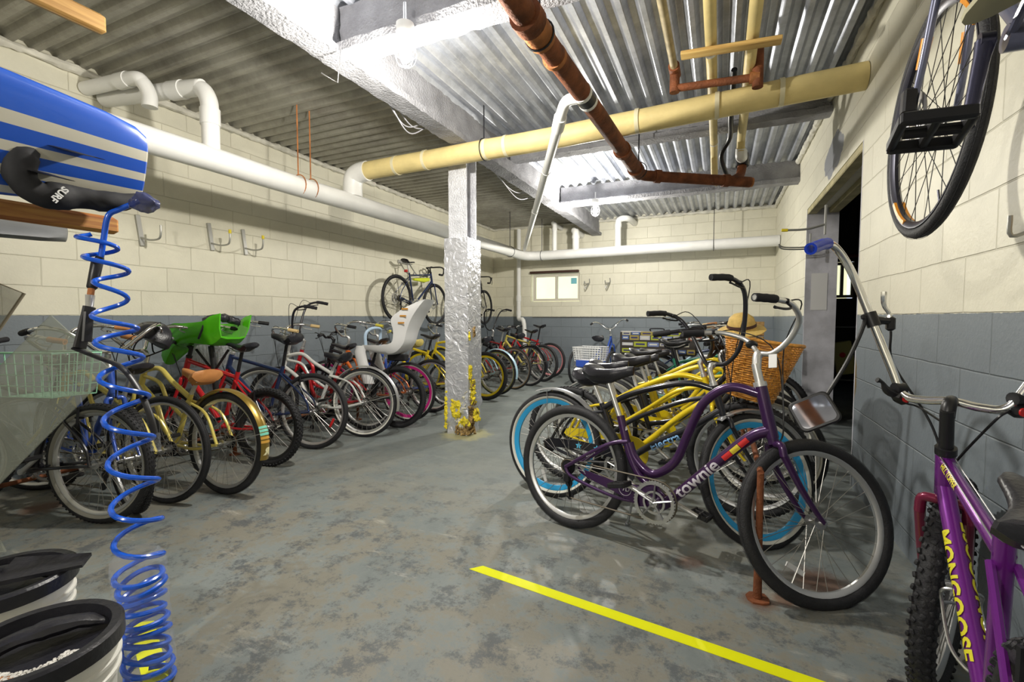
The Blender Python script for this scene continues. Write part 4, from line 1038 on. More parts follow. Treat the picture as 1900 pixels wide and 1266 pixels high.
link('paper_tag', b.mesh('paper_tag', mat('paper', (.8, .8, .8), .7)), d['root'], d['SM'])
b = MB(); b.ball(tuple(d['path'][-22]), (.028, .028, .020), 12); link('bell', b.mesh('bell', M_black), d['root'], d['SM'])

d = B('black cruiser with cyan wheel rims and silver fenders, right behind the purple step-through', (-.98, 2.79), -11, style='cruiser', wb=1.21, R=.34, tw=.050, col=P_black, rim=P_cyan, side=M_wall, bars='ape', barm=P_black, steer=50, lean=5, saddle='wide', sadm=M_leather, fender=P_silver, group=GR, deep=True, sad_dz=-.03, fr_rng=(112, 30))
b = MB(); BB, wb = d['BB'], d['wb']
text_on_tube(b, 'Electra', .065, (.60, 0, .395), (wb - .22, 0, .62), .0200, (0, -1, .1), start=.05, bold=.001)
b.build('frame_lettering', mat('blue_lettering', (.25, .50, .85), .4), d['root'], smooth=False)
cg = guard(d, P_black)
for x in (.22, .34):
    b = MB(); vs = [(x + (.022 if k % 2 == 0 else .010) * math.sin(k * PI / 5), -.070, .372 + (.022 if k % 2 == 0 else .010) * math.cos(k * PI / 5)) for k in range(10)]
    b.add(vs + [(x, -.0705, .372)], [(k, (k + 1) % 10, 10) for k in range(10)]); b.build('star_sticker', mat('blue_star', (.10, .55, .85), .4), cg, smooth=False)
r3 = B('yellow cruiser with large wicker front basket and knobby rear tyre', (-.96, 3.13), -9, style='cruiser', wb=1.13, col=P_yellow, tread='block', tw=.052, bars='cruiser', steer=0, lean=3, saddle='wide', group=GR, barm=P_black)
guard(r3, P_yellow)
r4 = B('black long-framed cruiser with upright black handlebar between yellow cruisers', (-.86, 3.44), -10, style='step', wb=1.15, col=P_black, side=M_wall, bars='flat', barm=P_black, steer=-8, lean=3, saddle='wide', group=GR, fender_r=P_silver)
r5 = B('yellow cruiser with white sidewall tyres behind the black long-framed cruiser', (-.84, 3.76), -9, style='cruiser', wb=1.12, col=P_yellow, side=M_wall, bars='cruiser', steer=12, lean=3, saddle='wide', group=GR); guard(r5, P_yellow)
r6 = B('yellow cruiser with plain black tyres in the middle of the right row', (-.86, 4.10), -8, style='step', wb=1.12, col=P_yellow, bars='flat', steer=-14, lean=2, saddle='sport', group=GR, barm=P_black); guard(r6, P_yellow)
r7 = B('farthest yellow cruiser of the right row, beside the black mountain bicycle', (-.82, 4.42), -7, style='cruiser', wb=1.12, col=P_yellow, side=M_wall, bars='cruiser', barm=P_black, steer=15, lean=2, saddle='wide', group=GR)
r8 = B('black mountain bicycle with fat knobby tyre in the right row', (-.66, 4.78), -10, style='mtb', wb=1.06, R=.345, tw=.056, col=P_black, tread='block', bars='flat', steer=10, lean=3, group=GR, thick=.002)
r9 = B('green and silver bicycle with bar ends behind the black mountain bicycle', (-.72, 5.14), -8, style='mtb', wb=1.05, col=P_green, bars='flat', steer=-10, lean=2, group=GR, barm=M_dark)
r10 = B('tan-gripped bicycle with wooden crate on its handlebar', (-.72, 5.50), -8, style='step', wb=1.08, col=P_silver, bars='cruiser', grip=M_tan, steer=5, lean=2, saddle='wide', group=GR)
r11 = B('bicycle with a rear rack under the sticker-covered panels', (-.82, 5.95), -6, style='mtb', wb=1.06, col=P_navy, bars='flat', steer=10, lean=1, group=GR, rack=M_dark)
r12 = B('black city bicycle with dark grips near the far end of the right row', (-.74, 6.40), -5, style='step', wb=1.06, col=P_black, bars='cruiser', steer=-5, lean=2, group=GR, fender_r=P_black, grip=M_tanw)
r13 = B('bicycle with cream tyre and cream fender at the far end of the right row', (-1.13, 6.95), -4, style='cruiser', wb=1.08, col=P_lblue, side=M_tanwall, fender_r=mat('cream_fender', (.75, .68, .42), .4), bars='cruiser', steer=6, lean=2, group=GR, saddle='wide')

# wicker basket on r3
M_wick = mat('honey_wicker', (.60, .27, .045), .42, 0, .35, 60)
def wicker(d):
    b = MB(); H_ = .33; n = 36
    def ringpt(t, z):
        f = z / H_; a = .115 + .075 * f; w = .155 + .065 * f; c, s = math.cos(t), math.sin(t)
        ex = .62
        return (a * math.copysign(abs(c) ** ex, c), w * math.copysign(abs(s) ** ex, s), z + .025 * f * (c * .6))
    rows = 27
    for i in range(rows):
        z = H_ * (i + .5) / rows; pts = []
        for k in range(n * 4):
            t = 2 * PI * k / (n * 4); p = Vector(ringpt(t, z)); q = Vector((p.x, p.y, 0)).normalized() * (.0042 * math.cos(k * PI / 4 + (PI if i % 2 else 0)))
            pts.append(p + q)
        b.tube(pts, .0048, 5, closed=True)
    for k in range(n): t = 2 * PI * (k + .0) / n; b.tube([ringpt(t, 0), ringpt(t, H_ * .5), ringpt(t, H_)], .0034, 5)
    for dz, rr in ((0, .011), (-.3, .0085)): b.tube([ringpt(2 * PI * k / 60, H_ + dz) for k in range(60)], rr, 7, closed=True)
    for k in range(-7, 8): y = k * .02; b.tube([(-.11, y, .008), (.11, y, .008)], .005, 5)
    return b
C = r3['C']
o = link('wicker_basket', wicker(r3).mesh('wicker_basket', M_wick), r3['root'], r3['SM'] @ T3(C.x + .235, -.02, .70) @ RY(.20))
# crate on r10
b = MB()
for z in (.0, .075, .15):
    for s in (-1, 1): b.box((0, s * .15, z), (.30, .012, .06)); b.box((s * .15, 0, z), (.012, .30, .06))
b.box((0, 0, -.03), (.30, .30, .01))
link('wooden_crate', b.mesh('wooden_crate', M_wood), r10['root'], r10['SM'] @ T3(r10['C'].x + .12, 0, .93))

# straw hat resting on the wicker basket
b = MB(); b.lathe([(.001, .105), (.05, .10), (.085, .07), (.10, .02), (.104, -.01), (.17, -.028), (.17, -.032), (.10, -.016), (.094, .018), (.08, .064), (.048, .093), (.001, .098)], 32, T=RX(PI / 2)); jitter(b, .004, 14)
HM = T3(.12, 3.10, 1.105) @ Matrix.Scale(.78, 4) @ RZ(.3) @ RY(-.15) @ RX(.25)
o = b.build('straw_hat', mat('tan_straw', (.58, .40, .12), .7, 0, .15, 30, .4, 90), M=HM); tag(o, 'tan rounded straw hat lying on the wicker basket', 'hat')
b = MB(); b.lathe([(.1055, .002), (.103, .024), (.1005, .024), (.1025, .002)], 32, T=RX(PI / 2)); b.build('hat_band', mat('dark_brown_band', (.06, .025, .02), .6), o)

# sticker covered panels standing on the rack of r11
rp = empty('sticker_case', T3(-.62, 5.86, .70) @ RZ(math.radians(-6)), 'flat dark case covered in licence-plate stickers standing on a bicycle rack', 'case')
b = MB(); b.box((-.07, 0, .145), (.90, .10, .29), bev=.012); b.build('case_body', mat('dark_case', (.05, .04, .035), .5), rp)
b = MB(); b.tube(spline([(-.15, 0, .29), (-.15, 0, .32), (0, 0, .32), (0, 0, .29)], 4), .008, 6); b.build('handle', M_dark, rp)
rs = random.Random(11); cols = [(.55, .62, .05), (.25, .32, .62), (.65, .65, .6), (.35, .12, .08), (.7, .68, .55), (.12, .2, .5), (.5, .4, .1), (.75, .75, .8)]
k = 0
for zz in (.05, .13, .21, .262):
    x = -.49
    while x < .30:
        w = rs.uniform(.08, .16); hh = rs.uniform(.035, .062); m = mat('sticker_colour_%d' % (k % 8), cols[k % 8], .5)
        b = MB(); b.box((x + w / 2, -.0515, zz), (w, .002, hh)); s = b.build('sticker', m, rp, smooth=False)
        b = MB(); b.box((x + w / 2, -.0528, zz), (w * .7, .001, hh * .35)); b.build('sticker_print', mat('sticker_ink_%d' % (k % 2), ((.05, .05, .2), (.9, .9, .85))[k % 2], .5), s, smooth=False)
        x += w + .012; k += 1

# ------------------------------------------------------------------ adult tricycle at the back
tr = bike('tricycle', 'adult tricycle with white wire rear basket standing by the back wall', (-1.95, 7.75), 82, style='step', wb=1.05, R=.30, tw=.042, col=P_blue, bars='cruiser', steer=20, rear=False, saddle='wide', sad_dz=-.05, fender=None, chain=False)
for s in (-1, 1): make_wheel(tr['root'], T3(0, s * .33, .30), wheel_meshes(.30, .042, M_alu, None, 'slick', M_spoke, False))
b = MB(); b.tube([(0, -.33, .30), (0, .33, .30)], .012, 8)
for s in (-1, 1): b.tube([(0, s * .22, .30), (.05, s * .22, .42), (-.2, s * .22, .42)], .01, 8)
b.build('rear_axle', P_blue, tr['root'])
wire_basket(tr, mat('white_wire', (.85, .85, .85), .4), -.30, .06, .22, .43, .66, 10, 6, .0035, front=False)
b = MB(); b.box((0, 0, 0), (.02, .36, .10), T=T3(-.32, 0, .40)); b.build('rear_sign', mat('blue_plate', (.04, .10, .5), .4), tr['root'])

# ------------------------------------------------------------------ violet mountain bicycle at the right edge
mo = bike('bicycle', 'violet mountain bicycle with chrome high-rise handlebar and knobby tyres at the right edge', (.50, .86), 81, style='small', wb=.98, R=.335, tw=.058, col=P_violet, fork=P_maroon, rim=M_alu, tread='knob', bars='tall', steer=-19, lean=3.6, stemup=.13, detail=0, grip=mat('blue_rubber_grip', (.01, .05, .55), .35), thick=.0012, barw=.95)
d = mo; BB, HB, HT, ST = d['BB'], d['HB'], d['HT'], d['ST']
M_ylet = mat('yellow_lettering', (.75, .68, .03), .4)
b = MB(); hb = HB + d['ax'] * .02
text_on_tube(b, 'MONGOOSE', .046, hb, BB, d['rt'] * 1.13, (-.15, 1, .25), start=.13, bold=.0015, stretch=1.15)
text_on_tube(b, 'MONGOOSE', .046, BB, hb, d['rt'] * 1.13, (-.15, -1, .1), start=.13, bold=.0015, stretch=1.15)
b.build('frame_lettering', M_ylet, d['root'], smooth=False)
b = MB(); text_on_tube(b, 'HILL TOPPER', .022, HT - d['ax'] * .025, ST - Vector((0, 0, .02)), d['rt'] * .94, (0, 1, .55), start=.05, bold=.0006, stretch=1.1)
b.build('frame_lettering', M_ylet, d['root'], smooth=False)
for s in (-1, 1):
    b = MB(); p0 = HT - d['ax'] * .02 + Vector((0, s * .014, .016)); p1 = ST + Vector((0, s * .012, .0)); b.tube([p0, p1], .0016, 5); b.build('brake_cable', M_steel, d['root'])
# bottle cage on the down tube
t = (BB - hb).normalized(); nrm = Vector((-t.z, 0, t.x)) * (-1 if -t.z < 0 else 1); q0 = hb.lerp(BB, .50); b = MB()
for s in (-1, 1): b.tube(spline([q0 + nrm * .02 + Vector((0, s * .006, 0)), q0 + nrm * .035 + Vector((0, s * .036, 0)), q0 + t * .02 + nrm * .075 + Vector((0, s * .036, 0)), q0 + t * .12 + nrm * .06 + Vector((0, s * .037, 0)), q0 + t * .17 + nrm * .03 + Vector((0, s * .02, 0)), q0 + t * .18 + nrm * .02], 5), .0042, 7)
b.tube(spline([q0 + t * .02 + nrm * .075 + Vector((0, -.036, 0)), q0 + t * .01 + nrm * .095, q0 + t * .02 + nrm * .075 + Vector((0, .036, 0))], 5), .0042, 7)
b.build('bottle_cage', M_steel, d['root'])
MW = d['M'] @ d['SM']
W = lambda *p: Vector(p)
def on_bar(b, name, m, **k):
    o = b.build(name, m); o.parent = d['bar']; o.matrix_local = MW.inverted(); return o
PATH = [MW @ p for p in d['path']]
mo_path = PATH
iL, iS = 71, 62
p = PATH[iL]; t = (PATH[iL + 2] - PATH[iL - 2]).normalized(); sx = Vector((.912, .409, 0))
b = MB(); b.tube([p - t * .022, p + t * .022], .0185, 12); b.tube([p, p + sx * .05 + Vector((0, 0, -.004))], [.014, .011], 8); b.box((0, 0, 0), (.022, .022, .045), T=T3(*(p + sx * .058 + Vector((0, 0, -.012)))), bev=.006)
on_bar(b, 'lever_clamp', M_black)
b = MB(); q = p + sx * .052; b.tube(spline([q, q + Vector((0, 0, .02)), q - sx * .016 + Vector((0, 0, .045)), q - sx * .018 + Vector((0, 0, .085))], 5), [.009, .008, .007, .007, .006, .006, .006, .006, .006, .006, .0065, .007, .0075, .008, .0085, .008], 8)
on_bar(b, 'brake_lever', M_chrome)
HBw = MW @ (HB + Vector((.03, 0, .04)))
b = MB(); q = p + sx * .060 + Vector((0, 0, -.035)); b.tube(spline([q, q + sx * .012 + Vector((0, 0, -.10)), HBw.lerp(q, .35) + sx * .01, HBw], 7), .0034, 6); on_bar(b, 'brake_cable', M_black)
p2 = PATH[iS]; vw = Vector((-.409, .911, 0))
b = MB(); b.tube([p2 - sx * .014, p2 + sx * .014], .017, 12); b.box((0, 0, 0), (.045, .03, .032), T=T3(*(p2 + sx * .004 + Vector((0, 0, -.028)))) @ RZ(.42) @ RY(.5), bev=.01); b.tube(spline([p2 + Vector((0, 0, -.02)), p2 - sx * .035 + Vector((0, 0, -.005)), p2 - sx * .05 + Vector((0, 0, .018)), p2 - sx * .066 + Vector((0, 0, .026))], 4), [.010, .012, .013, .013, .012, .010, .008, .006, .005, .005, .006, .008, .007], 8)
on_bar(b, 'gear_shifter', M_black)
b = MB(); b.disc(.010, -.004, .0, 14, T=T3(*(p2 + sx * .006 + Vector((0, 0, -.028)) - vw * .016)) @ RZ(.42)); on_bar(b, 'shifter_badge', M_redref)
Cw = MW @ d['C']
b = MB(); b.tube(spline([p2 + sx * .025 + Vector((0, 0, -.045)), p2 + sx * .06 + Vector((0, 0, -.055)), Cw + Vector((0, 0, -.06)) - sx * .02], 6), .003, 6); on_bar(b, 'gear_cable', M_black)
p3 = PATH[33]
b = MB(); b.tube([p3 - sx * .014, p3 + sx * .014], .017, 12); b.box((0, 0, 0), (.075, .035, .035), T=T3(*(p3 + sx * .02 + Vector((0, 0, -.030)))) @ RZ(.42), bev=.01); on_bar(b, 'gear_shifter', M_black)
b = MB(); b.disc(.011, -.004, .0, 14, T=T3(*(p3 - sx * .008 + Vector((0, 0, -.030)) - vw * .02)) @ RZ(.42)); on_bar(b, 'shifter_badge', M_redref)
b = MB(); q = p3 - sx * .02 + Vector((0, 0, -.03)); b.tube(spline([q, q - sx * .035 + Vector((0, 0, -.025)), HBw + sx * .03 + Vector((0, 0, .05)), HBw], 7), .0034, 6); on_bar(b, 'gear_cable', M_black)
# square mirror on a black stalk
mc = Vector((.275, 1.69, .865)); out = (mc - Vector((0, 0, 1.16))).normalized(); mr_ = out.cross(Vector((0, 0, 1))).normalized(); mu_ = mr_.cross(out)
MM = Matrix(((mr_.x, out.x, mu_.x, mc.x), (mr_.y, out.y, mu_.y, mc.y), (mr_.z, out.z, mu_.z, mc.z), (0, 0, 0, 1))) @ RY(-.52) @ RX(-.25)
def rrect(w, h, y, n=6):
    o_ = []
    for cx_, cz_, a_ in ((w, h, 0), (-w, h, 90), (-w, -h, 180), (w, -h, 270)):
        for k_ in range(n): a = math.radians(a_ + 90 * k_ / (n - 1)); o_.append((cx_ * .68 + w * .32 * math.cos(a), y, cz_ * .68 + w * .32 * math.sin(a)))
    return o_
b = MB(); b.loft([rrect(.056, .044, -.005), rrect(.060, .048, -.001), rrect(.055, .043, .012), rrect(.035, .028, .024)], T=MM); mo_m = on_bar(b, 'mirror_housing', M_black)
b = MB(); b.loft([rrect(.050, .038, -.0058), rrect(.050, .038, -.0048)], T=MM); g_ = b.build('mirror_glass', mat('mirror_silver', (.85, .87, .9), .04, 1.0)); g_.parent = mo_m
b = MB(); e0 = MM @ Vector((.045, .012, .03)); b.tube(spline([e0, e0.lerp(p, .5) + Vector((0, 0, -.004)), p - sx * .022 + Vector((0, 0, -.012)), p - sx * .028 + Vector((0, 0, .008)), p - sx * .005 + Vector((0, 0, .012))], 5), .0062, 8); on_bar(b, 'mirror_stalk', M_black)

# mountain bicycle standing close behind at the very edge
mo2 = bike('bicycle', 'black bicycle squeezed against the right wall behind the violet one, mostly outside the picture', (.74, .45), 92, style='mtb', wb=.98, R=.32, col=P_black, bars='flat', steer=0, lean=-1, barw=.3, detail=0, saddle='race', chain=False) if False else None

# ------------------------------------------------------------------ bicycle hung high on the right wall
hg = bike('bicycle', 'grey and orange road bicycle hung high on the right wall', (.46, .76), 86, style='road', wb=.99, R=.335, tw=.034, col=mat('slate_paint', (.16, .17, .26), .3, .4, coat=.5), rim=mat('dark_rim', (.03, .03, .045), .35, .5), tread='slick', spoke=M_blackspoke, deep=False, bars='drop', steer=4, z0=1.395, disc=True, crank=-1.38, armm=mat('gunmetal_crank', (.06, .06, .10), .3, .6), pedal=1.25, lean=-3, grip=M_black, barm=M_black, saddle='race', thick=.0012)
d = hg; SMg = d['SM']
HBg = d['HB']
for s in (-1, 1):
    for f0, f1 in ((.30, .55),):
        crown = HBg - d['ax'] * .03; hi = crown + Vector((.012, s * .039, -.045)); lo = Vector((d['wb'], s * .052, d['R']))
        b = MB(); b.tube([hi.lerp(lo, f0), hi.lerp(lo, f1)], [.0135, .0115], 10, flat=(1, 1)); link('orange_stripe', b.mesh('orange_stripe', mat('orange_decal', (.85, .33, .02), .35)), d['root'], SMg)
b = MB(); rr = .335 - .034 - .002
for a0 in (2.3, 5.2):
    b = MB()
    for k in range(10):
        a = a0 + k * .045; b.box((0, 0, 0), (.017, .030, .012), T=T3(d['wb'], 0, d['R']) @ RY(a) @ T3(0, 0, rr - .006))
    link('rim_decal', b.mesh('rim_decal', MATS['orange_decal']), d['root'], SMg)

b = MB(); b.box((d['wb'] - .028, .062, d['R'] + .05), (.035, .035, .075), T=None, bev=.008); link('brake_caliper', b.mesh('brake_caliper', M_black), d['root'], SMg)
b = MB(); b.tube([(d['wb'], .055, d['R']), (d['wb'], .075, d['R']), (d['wb'] - .02, .082, d['R'] - .05)], .009, 8); link('quick_release', b.mesh('quick_release', M_black), d['root'], SMg)
b = MB(); b.box((XR - .012, 1.62, 2.12), (.024, .07, .28), bev=.004)
o = b.build('wall_bracket', M_wood); tag(o, 'wooden wall block with a steel hook carrying the hung road bicycle', 'bracket')
b = MB(); b.tube(spline([(XR - .02, 1.62, 2.16), (XR - .2, 1.62, 2.10), (XR - .36, 1.62, 2.10), (XR - .42, 1.62, 2.15)], 5), .010, 8); b.build('hook', M_hook, o)
b = MB(); b.box((XR - .008, 1.86, 1.56), (.016, .045, .38), bev=.003)
o = b.build('wooden_strip', M_wood); tag(o, 'narrow yellow wood strip screwed to the right wall behind the hung wheel', 'strip')
b = MB(); b.tube(spline([(XR - .016, 1.86, 1.42), (XR - .07, 1.86, 1.40), (XR - .075, 1.86, 1.46)], 4), .006, 6); b.build('hook', M_hook, o)

r = empty('peaked_cap', T3(.495, 1.02, 1.735) @ RZ(2.3) @ RY(.15) @ RX(-.15), 'black peaked cap with cream edging hanging at the top right corner', 'cap')
b = MB(); rings = []
for i in range(10):
    a = PI / 2 * i / 9; rings.append([(.09 * math.cos(a) * math.cos(t_ * PI / 12), .075 * math.cos(a) * math.sin(t_ * PI / 12), .09 * math.sin(a)) for t_ in range(24)])
b.loft(rings); b.build('crown', M_leather, r)
b = MB(); rings = []
for i in range(13):
    a = -PI / 2 + PI * i / 12; c_, s_ = math.cos(a), math.sin(a)
    rings.append([(.07 * c_, .07 * s_, .0), (.07 * c_ + .085 * c_, .075 * s_, -.02 * c_ - .0), (.07 * c_ + .085 * c_, .075 * s_, -.02 * c_ + .008), (.07 * c_, .07 * s_, .008)])
b.loft(rings); b.build('peak', mat('cream_felt', (.50, .47, .30), .7), r)

# ------------------------------------------------------------------ left wall row
l1 = B('black mountain bicycle with grey sidewall tyre and mint wire basket, nearest of the left row', (-3.17, 1.38), 197, R=.338, tw=.052, col=P_black, side=M_greywall, tread='block', bars='flat', steer=30, lean=-2, group=GL, wb=1.03, thick=.0016, barm=M_dark)
l0 = B('blue bicycle facing the room between the nearest black and yellow bicycles', (-4.12, 1.57), -2, R=.325, col=P_blue, style='mtb', bars='cruiser', steer=-8, lean=1, group=GL, wb=.95, tread='block', disc=False)

mb_ = wire_basket(l1, mat('mint_wire', (.35, .72, .50), .4), -.04, .26, .11, .745, .97, 6, 4, .0026, front=False); mb_.matrix_local = T3(0, .16, 0)
l2 = B('yellow cruiser with thin black tyres and tan grips in the left row', (-3.14, 1.70), 192, style='cruiser', R=.335, tw=.038, col=P_cream, rim=M_alu, bars='cruiser', grip=M_tan, steer=25, lean=-2, group=GL, wb=1.03, thick=.0015)
l3 = B('yellow cruiser with aged gold rear fender and tan saddle', (-2.95, 1.95), 184, style='cruiser', R=.335, tw=.046, col=P_cream, fender_r=P_gold, steer=20, bars='cruiser', grip=M_tan, saddle='wide', sadm=M_tan, sad_dz=-.06, group=GL, side=None, wb=1.05, lean=-3, thick=.0015)
# lettering and stripes on the gold fender
b = MB(); wf = .046 + .018
for k, c in enumerate(range(3)):
    a = math.radians(200 - 160) # angle in the rear arc
def fender_patch(d, a0, a1, y0, y1, m, nm, parent):
    b = MB(); R_ = d['R']; rings = []
    for i in range(7):
        a = math.radians(a0 + (a1 - a0) * i / 6); r = []
        for j in range(9):
            u = y0 + (y1 - y0) * j / 8; rr = R_ + .0155 + .012 * math.cos(u * PI / 2); r.append((rr * math.cos(a), u * wf * .5, R_ + rr * math.sin(a)))
        rings.append(r)
    b.loft(rings, closed=False, cap=False); return b.build(nm, m, parent)
M_mint = mat('mint_stripe', (.20, .62, .48), .4); M_orn = mat('orange_stripe_paint', (.62, .34, .06), .4); M_crm = mat('cream_letter', (.80, .74, .45), .4)
for a0, m in ((143, M_crm),): pass
for a0, m in ((157, M_mint), (160.5, M_mint), (164, M_mint), (168, M_orn), (172, M_orn)): fender_patch(l3, a0, a0 + 2.6, -1, 1, m, 'fender_stripe', l3['root'])
b = MB(); vs, fs = text_mesh('R', .06, .004)
out = []
for v in vs:
    u = (v[0] - .022) / (wf * .5); a = math.radians(183) - (v[1] - .02) / .36; u = max(-1, min(1, u)); rr = .335 + .0165 + .012 * math.cos(u * PI / 2)
    out.append((rr * math.cos(a), u * wf * .5, .335 + rr * math.sin(a)))
b.add(out, fs); b.build('fender_letter', M_crm, l3['root'], smooth=False)
helmet('helmet', 'black vented helmet hanging from a handlebar left of the green child seat', T3(-3.66, 1.92, 1.00) @ RZ(.35) @ RX(-.5) @ RY(.35), M_leather)
l4 = B('red mountain bicycle carrying the bright green child seat', (-3.20, 2.47), 190, R=.305, tw=.052, col=P_red, side=None, rim=mat('black_rim', (.02, .02, .02), .4), tread='knob', bars='flat', steer=25, lean=-2, group=GL, wb=1.0, sad_dz=.02, thick=.0015, barm=M_dark)
b = MB(); ushell(b, [(.97, .78, .3, .95, .055, .07), (.90, .85, .1, 1, .09, .15), (.80, .93, 0, 1, .13, .17), (.62, .955, 0, 1, .16, .155), (.45, .945, 0, 1, .165, .18), (.39, .955, -.05, 1, .155, .21), (.33, 1.0, -.15, .98, .145, .19)])
cs = b.build('child_seat', mat('lime_green_shell', (.09, .50, .01), .25, coat=.4), l4['root']); cs['label'] = 'bright green child seat shell'
b = MB(); b.tube([(.55, 0, .93), (.52, 0, .75), (.50, 0, .55)], .022, 10); b.tube([(.70, 0, .90), (.52, 0, .72)], .010, 8); b.tube([(.38, 0, .90), (.52, 0, .72)], .010, 8); b.build('seat_mount', M_black, cs)
b = MB()
b.tube(spline([(.40, -.13, 1.12), (.46, -.06, 1.15), (.44, .02, 1.16), (.50, .08, 1.14), (.44, .13, 1.11)], 5), [.018, .026, .030, .034, .030, .026, .030, .036, .034, .028, .026, .030, .034, .030, .026, .022, .026, .030, .026, .02, .014], 8); jitter(b, .012, 20)
b.build('harness', M_leather, cs)
for s in (-1, 1): MB().tube(spline([(.44, s * .160, 1.12), (.45, s * .172, 1.06), (.48, s * .176, .99)], 4), .008, 6).build('harness_strap', M_black, cs)
l5 = B('navy and red bicycle with broad black saddle and grey mesh front basket', (-3.25, 2.95), 195, style='mtb', R=.335, tw=.042, col=P_navy, bars='cruiser', grip=M_black, steer=20, lean=-2, group=GL, wb=1.02, saddle='wide', sad_dz=.08, refl=M_redref, fork=P_red, thick=.0015)
wire_basket(l5, mat('grey_wire_mesh', (.55, .56, .58), .5), l5['C'].x + .03, l5['C'].x + .25, .16, .74, .98, 8, 6, .0016, panel=mat('pale_mesh_panel', (.55, .56, .58), .6, alpha=.45))
l6 = B('white and red cruiser with chrome rear fender and cream tyres', (-3.13, 3.46), 196, style='cruiser', R=.335, tw=.046, col=P_white, fork=P_red, side=M_wall, fender_r=P_silver, bars='cruiser', grip=M_tanw, steer=15, lean=-2, group=GL, wb=1.05, saddle='wide', sad_dz=-.05, thick=.0016)
l6b = B('red bicycle with black high handlebar behind the white and red cruiser', (-3.30, 3.70), 192, style='step', R=.32, col=P_red, bars='ape', barm=P_black, steer=25, lean=-2, group=GL, wb=1.0, tread='block')
l7 = B('black bicycle with the white rear child seat', (-3.07, 3.90), 188, R=.325, tw=.050, col=P_black, tread='block', bars='flat', steer=15, lean=-2, group=GL, wb=1.04, rim=M_dark, barm=M_dark)
M_wsh = mat('white_shell', (.82, .82, .83), .3, coat=.3)
b = MB(); ushell(b, [(-.36, 1.34, .8, -.3, .13, .10), (-.31, 1.27, .9, -.2, .165, .20), (-.23, 1.15, .97, -.05, .18, .21), (-.17, 1.02, 1, .05, .165, .13), (-.13, .89, .9, .3, .16, .11), (-.04, .80, .4, .9, .165, .10), (.08, .78, .1, 1, .165, .09), (.22, .80, 0, 1, .165, .07), (.33, .82, -.1, 1, .15, .05)])
cs = b.build('child_seat', M_wsh, l7['root']); cs['label'] = 'white child seat with orange cushion'
for s in (-1, 1):
    b = MB(); rings = []
    for x, z, w in ((.35, .86, .05), (.37, .80, .07), (.345, .70, .07), (.30, .58, .066), (.26, .47, .06)):
        rings.append([(x - .065 * math.cos(k * PI / 6), s * .135 + w * .62 * math.sin(k * PI / 6), z) for k in range(12)])
    b.loft(rings); b.build('leg_guard', M_wsh, cs)
b = MB(); b.box((.08, 0, .835), (.22, .22, .05), bev=.02); b.build('cushion', mat('orange_cushion', (.85, .33, .01), .6), cs)
b = MB(); b.tube(spline([(.30, -.13, .83), (.30, -.14, .98), (.27, -.08, 1.04), (.27, .08, 1.04), (.30, .14, .98), (.30, .13, .83)], 5), .016, 8); b.build('front_bar', mat('pale_blue_bar', (.45, .60, .78), .4), cs)
for s in (-1, 1):
    for k, z in enumerate((1.24, 1.17, 1.10)):
        b = MB(); b.box((-.18 + .02 * k, s * .190, z), (.07, .004, .014), T=None); b.build('side_slot', mat('orange_slot', (.60, .26, .02), .5), cs, smooth=False)
b = MB(); b.box((.0, 0, .74), (.20, .10, .07), bev=.01); b.tube([(.0, .03, .72), (.1, .02, .60)], .01, 8); b.tube([(.0, -.03, .72), (.1, -.02, .60)], .01, 8); b.build('seat_mount', M_dark, cs)
l7b = B('orange bicycle with pink rims beside the bicycle with the white child seat', (-3.16, 4.20), 189, R=.33, tw=.044, col=P_orange, style='step', rim=P_pink, side=M_wall, deep=True, bars='cruiser', steer=15, lean=-2, group=GL, wb=1.02)
l8 = B('blue bicycle with yellow covered saddle just left of the column', (-3.20, 4.72), 187, R=.325, tw=.042, col=P_blue, style='step', bars='cruiser', grip=mat('yellow_grip', (.7, .62, .08), .6), steer=12, lean=-2, group=GL, wb=1.02, saddle='wide', sadm=mat('yellow_saddle_cover', (.62, .50, .14), .7, 0, .2, 20))
l8b = B('small blue and yellow bicycle behind the one with the yellow saddle', (-3.22, 5.12), 186, R=.30, tw=.042, col=P_yellow, fork=P_blue, style='mtb', bars='flat', steer=12, lean=-2, group=GL, wb=.98, grip=MATS['yellow_grip'])
l9 = B('yellow-rimmed bicycle with fat black tyres just right of the column', (-2.98, 5.72), 180, R=.34, tw=.056, col=P_yellow, style='cruiser', rim=P_yellow, deep=True, tread='block', bars='cruiser', steer=10, lean=-2, group=GL, wb=1.05)
l10 = B('light blue cruiser with pale blue rear fender and high black handlebar', (-3.03, 6.18), 174, R=.335, tw=.044, col=P_lblue, style='cruiser', fender_r=P_lblue, side=mat('olive_sidewall', (.36, .36, .10), .6), bars='ape', barm=P_black, steer=8, lean=-2, group=GL, wb=1.05, saddle='wide')
helmet('helmet', 'teal helmet hanging on the handlebars right of the column', T3(-3.55, 6.22, .98) @ RX(.4) @ RZ(.8), P_teal)
l11 = B('red bicycle with tan sidewall tyres right of the light blue cruiser', (-3.02, 6.78), 168, R=.34, tw=.036, col=P_red, style='road', side=M_tanwall, bars='flat', steer=8, lean=-2, group=GL, wb=1.02, barm=M_dark)
l12 = B('black roadster with black fenders and rear rack in the far left row', (-2.93, 7.22), 167, R=.345, tw=.040, col=P_black, style='step', fender=P_black, bars='ape', barm=P_black, steer=8, lean=-2, group=GL, wb=1.06, saddle='wide', rack=M_dark)
l13 = B('bicycle with pale yellow frame and bare rims in the far left row', (-2.91, 7.80), 167, R=.335, tw=.050, col=P_cream, style='mtb', bars='flat', steer=5, lean=-2, group=GL, wb=1.04)
